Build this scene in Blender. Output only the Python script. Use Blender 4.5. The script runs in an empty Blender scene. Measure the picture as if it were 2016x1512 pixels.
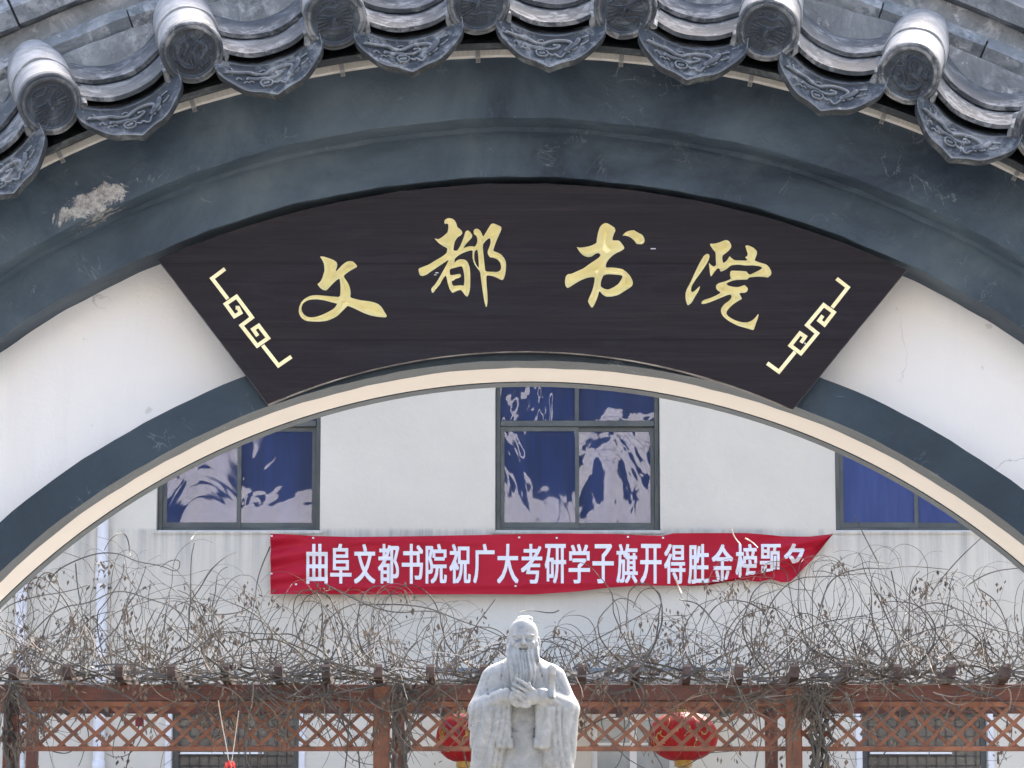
import bpy, bmesh, math, random
import numpy as np
from mathutils import Vector, Matrix
from mathutils.geometry import delaunay_2d_cdt
random.seed(7); rng = np.random.default_rng(7)
scene = bpy.context.scene
COL = scene.collection
R_ = math.radians
# ------------------------------------------------------------------ camera
F = 7200.0; PITCH = R_(10); CAM = Vector((0, -8, 1.5))
cd = bpy.data.cameras.new('camera'); cam = bpy.data.objects.new('camera', cd); COL.objects.link(cam)
cd.sensor_width = 36; cd.lens = 36 * F / 2016; cd.clip_end = 800; cd.clip_start = 0.1
cam.location = CAM; cam.rotation_euler = (math.pi / 2 + PITCH, 0, 0)
scene.camera = cam
# ------------------------------------------------------------------ light
SUN_EL, SUN_AZ = R_(42), R_(74)          # azimuth measured from +x towards +y: from the right, behind the gate
world = bpy.data.worlds.new('World'); scene.world = world; world.use_nodes = True
wn = world.node_tree.nodes; wl = world.node_tree.links
bg = wn['Background']; sky = wn.new('ShaderNodeTexSky'); sky.sky_type = 'NISHITA'; sky.sun_disc = False
sky.sun_elevation = SUN_EL; sky.sun_rotation = math.pi / 2 - SUN_AZ
sky.air_density = 1.0; sky.dust_density = 9.0; sky.ozone_density = 1.0
bg.inputs['Strength'].default_value = 0.15
wl.new(sky.outputs[0], bg.inputs[0])
sd = bpy.data.lights.new('sun', 'SUN'); sun = bpy.data.objects.new('sun', sd); COL.objects.link(sun)
sd.energy = 2.1; sd.angle = R_(0.6); sd.color = (1, 0.95, 0.88)
sdir = Vector((math.cos(SUN_EL) * math.cos(SUN_AZ), math.cos(SUN_EL) * math.sin(SUN_AZ), math.sin(SUN_EL)))
sun.rotation_euler = sdir.to_track_quat('Z', 'Y').to_euler(); sun.location = (10, 10, 20)
vs = scene.view_settings; vs.view_transform = 'Standard'; vs.look = 'None'; vs.gamma = 1; vs.use_curve_mapping = False
vs.exposure = 2.65

# ------------------------------------------------------------------ helpers
def at(px, py, Y):
    """photo pixel -> world point on the vertical plane y = Y"""
    u = (px - 1008) / F; v = (756 - py) / F
    d = Vector((u, math.cos(PITCH) - v * math.sin(PITCH), math.sin(PITCH) + v * math.cos(PITCH)))
    return CAM + d * ((Y - CAM.y) / d.y)

def tag(o, label=None, cat=None, group=None, kind=None):
    if label: o['label'] = label
    if cat: o['category'] = cat
    if group: o['group'] = group
    if kind: o['kind'] = kind
    return o

def empty(name, loc, label=None, cat=None, group=None):
    o = bpy.data.objects.new(name, None); COL.objects.link(o); o.location = loc; o.empty_display_size = .1
    return tag(o, label, cat, group)

def link(name, me, parent=None, mat=None):
    o = bpy.data.objects.new(name, me); COL.objects.link(o)
    if mat and not me.materials: me.materials.append(mat)
    if parent:
        o.parent = parent
        p = parent; M = Matrix.Translation(Vector((0, 0, 0)))
        t = Vector((0, 0, 0))
        while p: t += p.location if p.type == 'EMPTY' else Vector((0, 0, 0)); p = p.parent
        if parent.type == 'EMPTY': o.matrix_parent_inverse = Matrix.Translation(-t)
    return o

def mesh(name, V, Fc, mat=None, parent=None, smooth=False):
    me = bpy.data.meshes.new(name); me.from_pydata([tuple(map(float, v)) for v in V], [], [tuple(map(int, f)) for f in Fc])
    if smooth: me.shade_smooth()
    me.update()
    return link(name, me, parent, mat)

class MB:
    def __init__(s): s.v = []; s.f = []
    def add(s, V, Fc):
        n = len(s.v); s.v += [tuple(v) for v in V]; s.f += [tuple(i + n for i in f) for f in Fc]; return s
    def box(s, a, b):
        x0, y0, z0 = a; x1, y1, z1 = b
        return s.add([(x0, y0, z0), (x1, y0, z0), (x1, y1, z0), (x0, y1, z0), (x0, y0, z1), (x1, y0, z1), (x1, y1, z1), (x0, y1, z1)],
                     [(0, 3, 2, 1), (4, 5, 6, 7), (0, 1, 5, 4), (1, 2, 6, 5), (2, 3, 7, 6), (3, 0, 4, 7)])
    def tube(s, pts, r, n=3):
        pts = [Vector(p) for p in pts]; m = len(pts); rr = r if hasattr(r, '__len__') else [r] * m
        base = len(s.v); up = Vector((0.12, 1, 0.07)).normalized()
        for i, p in enumerate(pts):
            t = (pts[min(i + 1, m - 1)] - pts[max(i - 1, 0)])
            t = t.normalized() if t.length > 1e-9 else Vector((0, 0, 1))
            a = t.cross(up); a = a.normalized() if a.length > 1e-4 else Vector((1, 0, 0)); b = t.cross(a)
            for k in range(n):
                w = 2 * math.pi * k / n; s.v.append(tuple(p + (a * math.cos(w) + b * math.sin(w)) * rr[i]))
        for i in range(m - 1):
            for k in range(n):
                k2 = (k + 1) % n; s.f.append((base + i * n + k, base + i * n + k2, base + (i + 1) * n + k2, base + (i + 1) * n + k))
        s.f.append(tuple(base + k for k in range(n))); s.f.append(tuple(base + (m - 1) * n + k for k in reversed(range(n))))
        return s
    def lathe(s, prof, n=24, o=(0, 0, 0), ax=None):
        base = len(s.v)
        for (r, z) in prof:
            for k in range(n):
                w = 2 * math.pi * k / n; s.v.append((o[0] + r * math.cos(w), o[1] + r * math.sin(w), o[2] + z))
        for i in range(len(prof) - 1):
            for k in range(n):
                k2 = (k + 1) % n; s.f.append((base + i * n + k, base + i * n + k2, base + (i + 1) * n + k2, base + (i + 1) * n + k))
        return s
    def build(s, name, mat, parent=None, smooth=False, bevel=0, kind=None):
        o = mesh(name, s.v, s.f, mat, parent, smooth)
        if bevel:
            bm = bmesh.new(); bm.from_mesh(o.data)
            bmesh.ops.bevel(bm, geom=list(bm.edges), offset=bevel, segments=1, affect='EDGES'); bm.to_mesh(o.data); bm.free()
        if kind: o['kind'] = kind
        return o

def sweep(name, prof, c, th0, th1, n, mat, parent, closed=False, smooth=False, wob=0.0, kind=None):
    """profile [(R, y)] swept round centre c=(x, z); angles from the vertical"""
    V = []; m = len(prof)
    ph = rng.random(6) * 6.28
    for i in range(n + 1):
        th = th0 + (th1 - th0) * i / n
        for j, (R, y) in enumerate(prof):
            w = wob * (math.sin(th * 23 + ph[0]) + .7 * math.sin(th * 61 + ph[1] + j) + .5 * math.sin(th * 131 + ph[2])) if wob else 0
            V.append((c[0] + (R + w) * math.sin(th), y, c[1] + (R + w) * math.cos(th)))
    Fc = []
    for i in range(n):
        for j in range(m if closed else m - 1):
            j2 = (j + 1) % m
            Fc.append((i * m + j, i * m + j2, (i + 1) * m + j2, (i + 1) * m + j))
    if closed:
        Fc.append(tuple(range(m))[::-1]); Fc.append(tuple(n * m + j for j in range(m)))
    o = mesh(name, V, Fc, mat, parent, smooth)
    if smooth:
        o.data.shade_smooth()
        if hasattr(o.data, 'set_sharp_from_angle'): o.data.set_sharp_from_angle(angle=R_(35))
    if kind: o['kind'] = kind
    return o

# ------------------------------------------------------------------ materials
def newmat(name):
    m = bpy.data.materials.new(name); m.use_nodes = True; nt = m.node_tree
    return m, nt, nt.nodes['Principled BSDF']
def N(nt, typ, **kw):
    n = nt.nodes.new(typ)
    for k, v in kw.items():
        if k.startswith('_'): setattr(n, k[1:], v)
        else:
            key = k.replace('0x', '')
            n.inputs[int(key[1:]) if key[0] == 'i' and key[1:].isdigit() else key].default_value = v
    return n
def ramp(nt, src, stops):
    r = nt.nodes.new('ShaderNodeValToRGB'); nt.links.new(src, r.inputs[0]); e = r.color_ramp.elements
    while len(e) < len(stops): e.new(.5)
    for k, (p, c) in enumerate(stops):
        e[k].position = p; e[k].color = (*c, 1) if hasattr(c, '__len__') else (c, c, c, 1)
    return r.outputs[0]
def coords(nt, scale=(1, 1, 1), rnd=True):
    tc = N(nt, 'ShaderNodeTexCoord'); mp = N(nt, 'ShaderNodeMapping'); mp.inputs['Scale'].default_value = scale
    if rnd:
        oi = N(nt, 'ShaderNodeObjectInfo'); ml = N(nt, 'ShaderNodeMath', _operation='MULTIPLY', i1=37.0)
        nt.links.new(oi.outputs['Random'], ml.inputs[0]); nt.links.new(ml.outputs[0], mp.inputs['Location'])
    nt.links.new(tc.outputs['Object'], mp.inputs[0]); return mp.outputs[0]
def noise(nt, vec, s, detail=6, rough=.6, dist=0.0):
    n = N(nt, 'ShaderNodeTexNoise'); n.inputs['Scale'].default_value = s; n.inputs['Detail'].default_value = detail
    n.inputs['Roughness'].default_value = rough; n.inputs['Distortion'].default_value = dist
    nt.links.new(vec, n.inputs['Vector']); return n.outputs['Fac']
def mix(nt, fac, a, b, mode='MIX'):
    m = N(nt, 'ShaderNodeMix', _data_type='RGBA', _blend_type=mode)
    for s, v in ((m.inputs[0], fac), (m.inputs[6], a), (m.inputs[7], b)):
        if hasattr(v, 'links'): nt.links.new(v, s)
        elif hasattr(v, '__len__'): s.default_value = (*v, 1)
        else: s.default_value = v
    return m.outputs[2]
def math_(nt, op, a, b=0.0):
    m = N(nt, 'ShaderNodeMath', _operation=op)
    for s, v in ((m.inputs[0], a), (m.inputs[1], b)):
        if hasattr(v, 'links'): nt.links.new(v, s)
        else: s.default_value = v
    return m.outputs[0]
def bump(nt, bsdf, h, dist, strength=1.0):
    b = N(nt, 'ShaderNodeBump'); b.inputs['Distance'].default_value = dist; b.inputs['Strength'].default_value = strength
    nt.links.new(h, b.inputs['Height']); nt.links.new(b.outputs[0], bsdf.inputs['Normal']); return b
def simple(name, c1, c2=None, s=8, lo=.35, hi=.65, rough=.7, bd=0, bs=60, scale=(1, 1, 1), metal=0, rnd=True, spec=.5):
    m, nt, b = newmat(name); vec = coords(nt, scale, rnd)
    b.inputs['Roughness'].default_value = rough; b.inputs['Metallic'].default_value = metal; b.inputs['Specular IOR Level'].default_value = spec
    if c2 is None: b.inputs['Base Color'].default_value = (*c1, 1)
    else: nt.links.new(ramp(nt, noise(nt, vec, s), [(lo, c1), (hi, c2)]), b.inputs['Base Color'])
    if bd: bump(nt, b, noise(nt, vec, bs), bd)
    return m

M = {}
M['cream'] = simple('bounce_toned_soffit', (.46, .448, .43), (.50, .488, .47), s=2, rough=.85)  # soffit of the white wall: warm bounce light put into its colour
# blue-grey painted render of the mouldings, weathered; peeled patch low on the left
def fascia_mat(name, base, light, dark, patch=True):
    m, nt, b = newmat(name); vec = coords(nt, rnd=False)
    n1 = noise(nt, vec, 2.2, 8, .65, .6); n2 = noise(nt, vec, 14, 8, .7, 1.0); n3 = noise(nt, vec, 5, 6, .6, 2.5)
    c = ramp(nt, n1, [(.36, dark), (.52, base), (.68, light)])
    c = mix(nt, ramp(nt, n2, [(.56, 0.0), (.74, .45)]), c, light)
    # thin pale run-off wisps
    w = N(nt, 'ShaderNodeTexNoise'); w.inputs['Scale'].default_value = 6; w.inputs['Detail'].default_value = 5; w.inputs['Distortion'].default_value = 3.5
    nt.links.new(vec, w.inputs['Vector'])
    wisp = ramp(nt, w.outputs['Fac'], [(.485, 0.0), (.5, .28), (.515, 0.0)])
    gate_ = ramp(nt, n3, [(.55, 0.0), (.66, 1.0)])
    c = mix(nt, mix(nt, 1.0, wisp, gate_, 'MULTIPLY'), c, (.38, .42, .44))
    if patch:
        tc = N(nt, 'ShaderNodeTexCoord'); sx = N(nt, 'ShaderNodeVectorMath', _operation='SUBTRACT')
        q = at(180, 400, -.16); sx.inputs[1].default_value = q
        nt.links.new(tc.outputs['Object'], sx.inputs[0])
        rt = N(nt, 'ShaderNodeVectorRotate', _rotation_type='Y_AXIS'); rt.inputs['Angle'].default_value = R_(28); nt.links.new(sx.outputs[0], rt.inputs['Vector'])
        sc = N(nt, 'ShaderNodeVectorMath', _operation='MULTIPLY'); sc.inputs[1].default_value = (9.5, 3, 32); nt.links.new(rt.outputs[0], sc.inputs[0])
        ln = N(nt, 'ShaderNodeVectorMath', _operation='LENGTH'); nt.links.new(sc.outputs[0], ln.inputs[0])
        nn = noise(nt, vec, 16, 10, .8, .9)
        dd = math_(nt, 'ADD', ln.outputs['Value'], math_(nt, 'MULTIPLY', math_(nt, 'SUBTRACT', nn, .5), 3.0))
        pm = ramp(nt, dd, [(.72, 1.0), (.86, 0.0)])
        plaster = ramp(nt, noise(nt, vec, 90, 4, .7), [(.3, (.14, .137, .132)), (.65, (.50, .49, .47))])
        c = mix(nt, pm, c, plaster)
    nt.links.new(c, b.inputs['Base Color']); b.inputs['Roughness'].default_value = .55; b.inputs['Specular IOR Level'].default_value = .2
    bump(nt, b, math_(nt, 'ADD', n2, math_(nt, 'MULTIPLY', noise(nt, vec, 160, 3), .25)), .004)
    return m
M['fascia'] = fascia_mat('weathered_blue_grey_render', (.062, .090, .118), (.102, .136, .160), (.028, .041, .060))
M['ring'] = fascia_mat('blue_grey_ring_paint', (.038, .057, .074), (.052, .075, .092), (.029, .043, .058), patch=False)
m, nt, b = newmat('white_render'); vec = coords(nt, rnd=False)
c = ramp(nt, noise(nt, vec, 1.3, 6), [(.3, (.85, .842, .818)), (.7, (.885, .878, .855))])
spots = ramp(nt, noise(nt, vec, 26, 3, .5), [(.245, .45), (.27, 0.0)])
c = mix(nt, spots, c, (.55, .53, .5))
vst = coords(nt, (7, 1, .8), rnd=False)
c = mix(nt, ramp(nt, noise(nt, vst, 1.6, 7, .7, .3), [(.52, 0.0), (.8, .14)]), c, (.60, .575, .53))
vor = N(nt, 'ShaderNodeTexVoronoi', _feature='DISTANCE_TO_EDGE'); vor.inputs['Scale'].default_value = 1.7
wv = N(nt, 'ShaderNodeVectorMath', _operation='ADD'); nz_ = N(nt, 'ShaderNodeTexNoise'); nz_.inputs['Scale'].default_value = 7; nz_.inputs['Detail'].default_value = 6; nt.links.new(vec, nz_.inputs['Vector'])
sc_ = N(nt, 'ShaderNodeVectorMath', _operation='SCALE'); sc_.inputs['Scale'].default_value = .22; nt.links.new(nz_.outputs['Color'], sc_.inputs[0]); nt.links.new(vec, wv.inputs[0]); nt.links.new(sc_.outputs[0], wv.inputs[1]); nt.links.new(wv.outputs[0], vor.inputs['Vector'])
crk = mix(nt, 1.0, ramp(nt, vor.outputs['Distance'], [(0.0, .7), (.0035, 0.0)]), ramp(nt, noise(nt, vec, 1.9, 3), [(.54, 0.0), (.62, 1.0)]), 'MULTIPLY')
c = mix(nt, crk, c, (.45, .44, .42))
nt.links.new(c, b.inputs['Base Color']); b.inputs['Roughness'].default_value = .85
bump(nt, b, math_(nt, 'ADD', noise(nt, vec, 120, 4), math_(nt, 'MULTIPLY', noise(nt, vec, 6, 5), 3)), .0012); M['white'] = m

def clay(name, dark, mid, light, amount=(.48, .66), bd=.0016, pointy=True, hi=(.505, .56, .6), lo=(.43, .492, .6, .6)):
    m, nt, b = newmat(name); vec = coords(nt)
    n1 = noise(nt, vec, 9, 9, .68, .8); n2 = noise(nt, vec, 34, 8, .7, .4); n3 = noise(nt, vec, 5, 4, .5, 1.2)
    c = ramp(nt, n1, [(.3, dark), (.55, mid), (.75, light)])
    c = mix(nt, mix(nt, 1.0, ramp(nt, n2, [(amount[0], 0.0), (amount[1], .8)]), ramp(nt, n3, [(.42, 0.1), (.6, 1.0)]), 'MULTIPLY'), c, light)
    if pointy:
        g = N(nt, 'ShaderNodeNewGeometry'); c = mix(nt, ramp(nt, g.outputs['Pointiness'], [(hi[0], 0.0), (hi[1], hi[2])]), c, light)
        c = mix(nt, ramp(nt, g.outputs['Pointiness'], [(lo[0], lo[2]), (lo[1], 0.0)]), c, tuple(x * lo[3] for x in dark))  # creases darkened by pointiness: shade painted into the colour
    c = mix(nt, ramp(nt, noise(nt, vec, 11, 9, .75, 1.6), [(.62, 0.0), (.66, .7)]), c, tuple(min(.6, x * 1.25) for x in light))
    nt.links.new(c, b.inputs['Base Color']); nt.links.new(ramp(nt, n1, [(.3, .5), (.8, .75)]), b.inputs['Roughness'])
    b.inputs['Specular IOR Level'].default_value = .4
    bump(nt, b, math_(nt, 'ADD', n1, math_(nt, 'MULTIPLY', n2, .5)), bd * 2)
    return m
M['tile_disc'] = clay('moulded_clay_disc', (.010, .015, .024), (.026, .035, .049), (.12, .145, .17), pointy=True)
M['tile_tube'] = clay('limewashed_clay_tube', (.13, .137, .145), (.29, .297, .30), (.46, .46, .455), pointy=False, bd=.001)
M['tile_pan'] = clay('grey_clay_pan', (.022, .028, .035), (.062, .072, .081), (.29, .297, .30), amount=(.46, .58), pointy=False)
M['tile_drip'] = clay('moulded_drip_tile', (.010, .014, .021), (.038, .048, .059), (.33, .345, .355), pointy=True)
M['mortar'] = clay('lime_mortar', (.10, .11, .115), (.21, .222, .226), (.46, .465, .46), pointy=False, bd=.004)
M['roofcore'] = clay('roof_bedding', (.012, .016, .022), (.03, .038, .046), (.16, .18, .19), pointy=False, bd=.003)
M['ridge'] = clay('ridge_mortar_bands', (.07, .082, .09), (.16, .178, .19), (.38, .39, .40), amount=(.44, .55), pointy=False, bd=.004)

# plaque timber
m, nt, b = newmat('dark_stained_plank'); vec = coords(nt, (1.2, 1, 42), rnd=False); v2 = coords(nt, (1.0, 1, 5), rnd=False)
g1 = noise(nt, vec, 3.2, 8, .7, .3); g2 = noise(nt, v2, 2.0, 6, .65, 1.5)
c = ramp(nt, g1, [(.3, (.010, .0075, .0115)), (.7, (.019, .015, .020))])
c = mix(nt, ramp(nt, g2, [(.52, 0.0), (.8, .5)]), c, (.040, .041, .048))  # blue-grey streaks: sheen painted into the timber colour
tcp = N(nt, 'ShaderNodeTexCoord'); spp = N(nt, 'ShaderNodeSeparateXYZ'); nt.links.new(tcp.outputs['Object'], spp.inputs[0])
jm = None
for zj in (at(1500, 669, -.03).z, at(1500, 519, -.03).z):
    dj = math_(nt, 'ABSOLUTE', math_(nt, 'SUBTRACT', spp.outputs['Z'], zj)); mj = ramp(nt, dj, [(0.0, .8), (.0018, 0.0)]); jm = mj if jm is None else mix(nt, 1.0, jm, mj, 'ADD')
c = mix(nt, ramp(nt, noise(nt, vec, 1.1, 10, .8, .1), [(.50, 0.0), (.76, .55)]), c, (.040, .036, .038))
c = mix(nt, jm, c, (.004, .003, .005))
nt.links.new(c, b.inputs['Base Color']); nt.links.new(ramp(nt, g2, [(.3, .30), (.7, .5)]), b.inputs['Roughness'])
b.inputs['Specular IOR Level'].default_value = .14
bump(nt, b, math_(nt, 'ADD', g1, math_(nt, 'MULTIPLY', noise(nt, v2, 1.6, 3), 2.0)), .0012); M['plaque'] = m
M['gold'] = simple('cream_gold_paint', (.82, .74, .40), (.90, .83, .52), s=30, metal=.2, rough=.42, bd=.0003, bs=200)
M['edge'] = simple('worn_plaque_edge', (.03, .03, .035), (.22, .23, .24), s=14, lo=.45, hi=.7, rough=.5)
# wall of the far building
m, nt, b = newmat('pale_painted_wall'); vec = coords(nt, rnd=False); vs_ = coords(nt, (9, 1, .35), rnd=False)
c = ramp(nt, noise(nt, vec, .7, 7, .6), [(.3, (.48, .455, .40)), (.7, (.565, .54, .475))])
tc = N(nt, 'ShaderNodeTexCoord'); sp = N(nt, 'ShaderNodeSeparateXYZ'); nt.links.new(tc.outputs['Object'], sp.inputs[0])
zt = at(1000, 1045, 24).z
zf = N(nt, 'ShaderNodeMapRange'); zf.inputs['From Min'].default_value = zt - .75; zf.inputs['From Max'].default_value = zt; nt.links.new(sp.outputs['Z'], zf.inputs[0])
z2 = N(nt, 'ShaderNodeMapRange'); z2.inputs['From Min'].default_value = zt; z2.inputs['From Max'].default_value = zt + .03; z2.inputs['To Min'].default_value = 1; z2.inputs['To Max'].default_value = 0; nt.links.new(sp.outputs['Z'], z2.inputs[0])
st = ramp(nt, noise(nt, vs_, 1.2, 7, .7), [(.42, 0.0), (.68, .95)])
st = mix(nt, 1.0, mix(nt, 1.0, st, zf.outputs[0], 'MULTIPLY'), z2.outputs[0], 'MULTIPLY')
c = mix(nt, st, c, (.32, .31, .29)); nt.links.new(c, b.inputs['Base Color']); b.inputs['Roughness'].default_value = .85
bump(nt, b, noise(nt, vec, 14, 6), .006); M['bwall'] = m
M['sillwhite'] = simple('pale_reveal', (.66, .67, .68), rough=.8)
M['frame'] = simple('dark_aluminium', (.035, .043, .045), (.07, .08, .078), s=3, rough=.45)
m, nt, b = newmat('blue_coated_glass'); vec = coords(nt, (1, 1, .6))
b.inputs['Base Color'].default_value = (.0030, .012, .078, 1); b.inputs['Roughness'].default_value = .8
gl = N(nt, 'ShaderNodeBsdfGlossy'); gl.inputs['Color'].default_value = (.80, .84, 1, 1); gl.inputs['Roughness'].default_value = .015
mx = N(nt, 'ShaderNodeMixShader'); mx.inputs[0].default_value = .062
bp = N(nt, 'ShaderNodeBump'); bp.inputs['Distance'].default_value = .0052; nt.links.new(noise(nt, vec, 1.8, 2.6, .48, .7), bp.inputs['Height']); nt.links.new(bp.outputs[0], gl.inputs['Normal'])
nt.links.new(b.outputs[0], mx.inputs[1]); nt.links.new(gl.outputs[0], mx.inputs[2]); nt.links.new(mx.outputs[0], nt.nodes['Material Output'].inputs[0]); M['glass'] = m
sv = coords(nt, (5, 1, .5)); nt.links.new(ramp(nt, noise(nt, sv, 1.3, 6, .65, .4), [(.3, (.0015, .008, .042)), (.7, (.005, .022, .098))]), b.inputs['Base Color'])
m2 = m.copy(); m2.name = 'blue_glass_drawn_blind'; M['glass2'] = m2
for n in m2.node_tree.nodes:
    if n.type == 'VALTORGB':
        n.color_ramp.elements[0].color = (.012, .026, .11, 1); n.color_ramp.elements[1].color = (.040, .066, .20, 1)
for n in m2.node_tree.nodes:
    if n.type == 'MIX_SHADER': n.inputs[0].default_value = .035
M['dglass'] = simple('dark_window_glass', (.03, .035, .035), (.07, .075, .07), s=4, rough=.12)
M['gglass'] = simple('grey_door_glass', (.16, .19, .205), (.32, .36, .38), s=1.5, rough=.15)
M['pipe'] = simple('white_plastic_pipe', (.56, .57, .61), (.62, .63, .66), s=3, rough=.5)
M['canopy'] = simple('pale_canopy_sheet', (.42, .46, .50), (.52, .55, .58), s=3, rough=.4)
M['canopyblue'] = simple('blue_canopy_trim', (.11, .16, .21), rough=.5)
m, nt, b = newmat('red_brown_stained_timber'); vec = coords(nt, (2, 2, 30)); v3 = coords(nt, (1, 1, 1))
c = ramp(nt, noise(nt, vec, 2.5, 6), [(.3, (.065, .019, .011)), (.7, (.125, .037, .021))])
c = mix(nt, ramp(nt, noise(nt, v3, 3, 6), [(.50, 0.0), (.70, .8)]), c, (.035, .020, .021))
nt.links.new(c, b.inputs['Base Color']); b.inputs['Roughness'].default_value = .55; bump(nt, b, noise(nt, vec, 6, 4), .002); M['beam'] = m
m, nt, b = newmat('orange_brown_lath'); v3 = coords(nt)
c = ramp(nt, noise(nt, v3, 7, 6), [(.3, (.085, .029, .014)), (.55, (.185, .068, .031)), (.75, (.27, .118, .058))])
nt.links.new(c, b.inputs['Base Color']); b.inputs['Roughness'].default_value = .6; bump(nt, b, noise(nt, v3, 60, 4), .001); M['slat'] = m
M['grey_wood'] = simple('greyed_rafter', (.028, .014, .012), (.075, .048, .040), s=10, rough=.75, bd=.002, bs=40)
M['stem'] = simple('grey_vine_bark', (.022, .021, .019), (.115, .102, .085), s=5, lo=.3, hi=.7, rough=.8)
M['tendril'] = simple('tendril_bark', (.050, .042, .033), (.25, .21, .16), s=4, lo=.35, hi=.75, rough=.8)
M['drytwig'] = simple('straw_coloured_twig', (.45, .38, .30), (.62, .55, .47), s=4, rough=.8)
M['leaf'] = simple('dry_leaf', (.035, .026, .021), (.22, .165, .115), s=6, lo=.3, hi=.7, rough=.8)
m, nt, b = newmat('red_banner_cloth'); vec = coords(nt, (1, 1, 1), rnd=False)
nt.links.new(ramp(nt, noise(nt, vec, 1.5, 5), [(.3, (.30, .006, .020)), (.7, (.37, .009, .028))]), b.inputs['Base Color']); b.inputs['Roughness'].default_value = .5
b.inputs['Specular IOR Level'].default_value = .15
M['cloth'] = m
M['print'] = simple('white_print', (.64, .64, .68), rough=.6)
M['statue'] = clay('mottled_pale_marble', (.150, .160, .162), (.225, .235, .233), (.32, .325, .32), pointy=True, hi=(.51, .60, .3), lo=(.40, .485, .75, .55), bd=.001)  # crease shade painted into the marble colour for definition
M['lantern'] = simple('red_lantern_silk', (.20, .005, .008), (.30, .012, .012), s=4, rough=.65, spec=.2)
M['lgold'] = simple('gold_trim', (.30, .19, .035), (.42, .29, .08), s=20, rough=.35, metal=.3)
M['ledbody'] = simple('milky_strip', (.72, .69, .62), (.84, .82, .76), s=30, rough=.35)
M['ledchip'] = simple('amber_chip', (.74, .68, .56), rough=.4)
M['clip'] = simple('clear_plastic_clip', (.42, .42, .41), rough=.3)
M['screw'] = simple('steel_screw', (.35, .35, .34), rough=.35, metal=.8)
M['ground'] = simple('pale_stone_paving', (.19, .178, .16), (.25, .235, .21), s=1.2, rough=.85, bd=.003, bs=20)
M['dark_ground'] = simple('dark_front_surface', (.06, .061, .062), (.09, .091, .092), s=2, rough=.85, bd=.003, bs=60)  # dark surface for the ground added before the gate
M['farwall'] = simple('white_facade_opposite', (.50, .49, .48), (.64, .63, .62), s=.5, rough=.8)
M['farglass'] = simple('dark_facade_glazing', (.006, .010, .022), (.03, .035, .05), s=.4, rough=.9, spec=0.0)
M['redcard'] = simple('dark_red_card', (.16, .01, .02), rough=.6)
M['ribbon'] = simple('bright_red_ribbon', (.75, .03, .02), (.85, .10, .07), s=30, rough=.4)

# ------------------------------------------------------------------ setting
g = mesh('ground', [(-300, -300, 0), (300, -300, 0), (300, 300, 0), (-300, 300, 0)], [(0, 1, 2, 3)], M['ground']); tag(g, kind='structure')
dark_fg = mesh('dark_front_ground', [(-300, -300, .004), (300, -300, .004), (300, -.9, .004), (-300, -.9, .004)], [(0, 1, 2, 3)], M['dark_ground']); tag(dark_fg, kind='structure')  # unseen dark ground added in front of the gate to cut bounce light

# ------------------------------------------------------------------ gate
CA = (.044, 1.275); CU = (.013, 1.389); CE = (.013, 1.299)
gate = empty('archway_gate', (0, .18, 0), 'white arched gate wall with blue-grey rings and a grey tiled roof curving over it', 'gate')
TH = R_(139); TU = R_(85)
sweep('front_ring', [(1.689, 0), (1.771, 0), (1.771, .094), (1.689, .094)], CA, -TH, TH, 220, M['ring'], gate, closed=True, wob=.0009)
sweep('rear_ring', [(1.689, .283), (1.76, .283), (1.76, .34), (1.689, .34)], CA, -TH, TH, 180, M['ring'], gate, closed=True)
# wall between opening and cornice
V = []; n = 200
for i in range(n + 1):
    th = -TH + 2 * TH * i / n
    a = (CA[0] + 1.691 * math.sin(th), CA[1] + 1.691 * math.cos(th)); ro = 2.2 if abs(th) < TU else 2.2
    b_ = (CU[0] + ro * math.sin(th), max(CU[1] + ro * math.cos(th), 0.0))
    V += [(a[0], .09, max(a[1], 0)), (b_[0], .09, b_[1]), (b_[0], .28, b_[1]), (a[0], .28, max(a[1], 0))]
Fc = []
for i in range(n):
    for j in range(4):
        j2 = (j + 1) % 4; Fc.append((i * 4 + j, i * 4 + j2, (i + 1) * 4 + j2, (i + 1) * 4 + j))
mesh('wall', V, [f for k, f in enumerate(Fc) if k % 4 != 3], M['white'], gate)
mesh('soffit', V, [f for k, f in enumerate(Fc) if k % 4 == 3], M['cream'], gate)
for sx in (-1, 1):
    MB().box((sx * 2.35 - .25, -.02, 0), (sx * 2.35 + .25, .42, 1.75)).build('pillar', M['white'], gate, bevel=.008)
# cornice: lower fascia with cove, upper fascia
cove = []
for k in range(9):
    w = math.pi / 2 * k / 8
    cove.append((2.032 + .044 * math.sin(w), -.04 - .045 * (1 - math.cos(w))))
sweep('cornice', [(2.2, .0895), (1.986, .0895), (1.985, -.038), (1.988, -.04), (2.030, -.04)] + cove + [(2.086, -.088), (2.089, -.1585), (2.0905, -.16), (2.31, -.16), (2.31, .0)], CU, -TU, TU, 260, M['fascia'], gate, smooth=True, wob=.0012)
# eave slab
sweep('roof_bed', [(2.335, -.158), (2.308, -.272), (2.318, -.278), (2.43, -.06), (2.53, .185), (2.50, .41), (2.33, .69), (2.31, .69), (2.31, .0)], CE, -TU, TU, 160, M['roofcore'], gate, closed=True)
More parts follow.
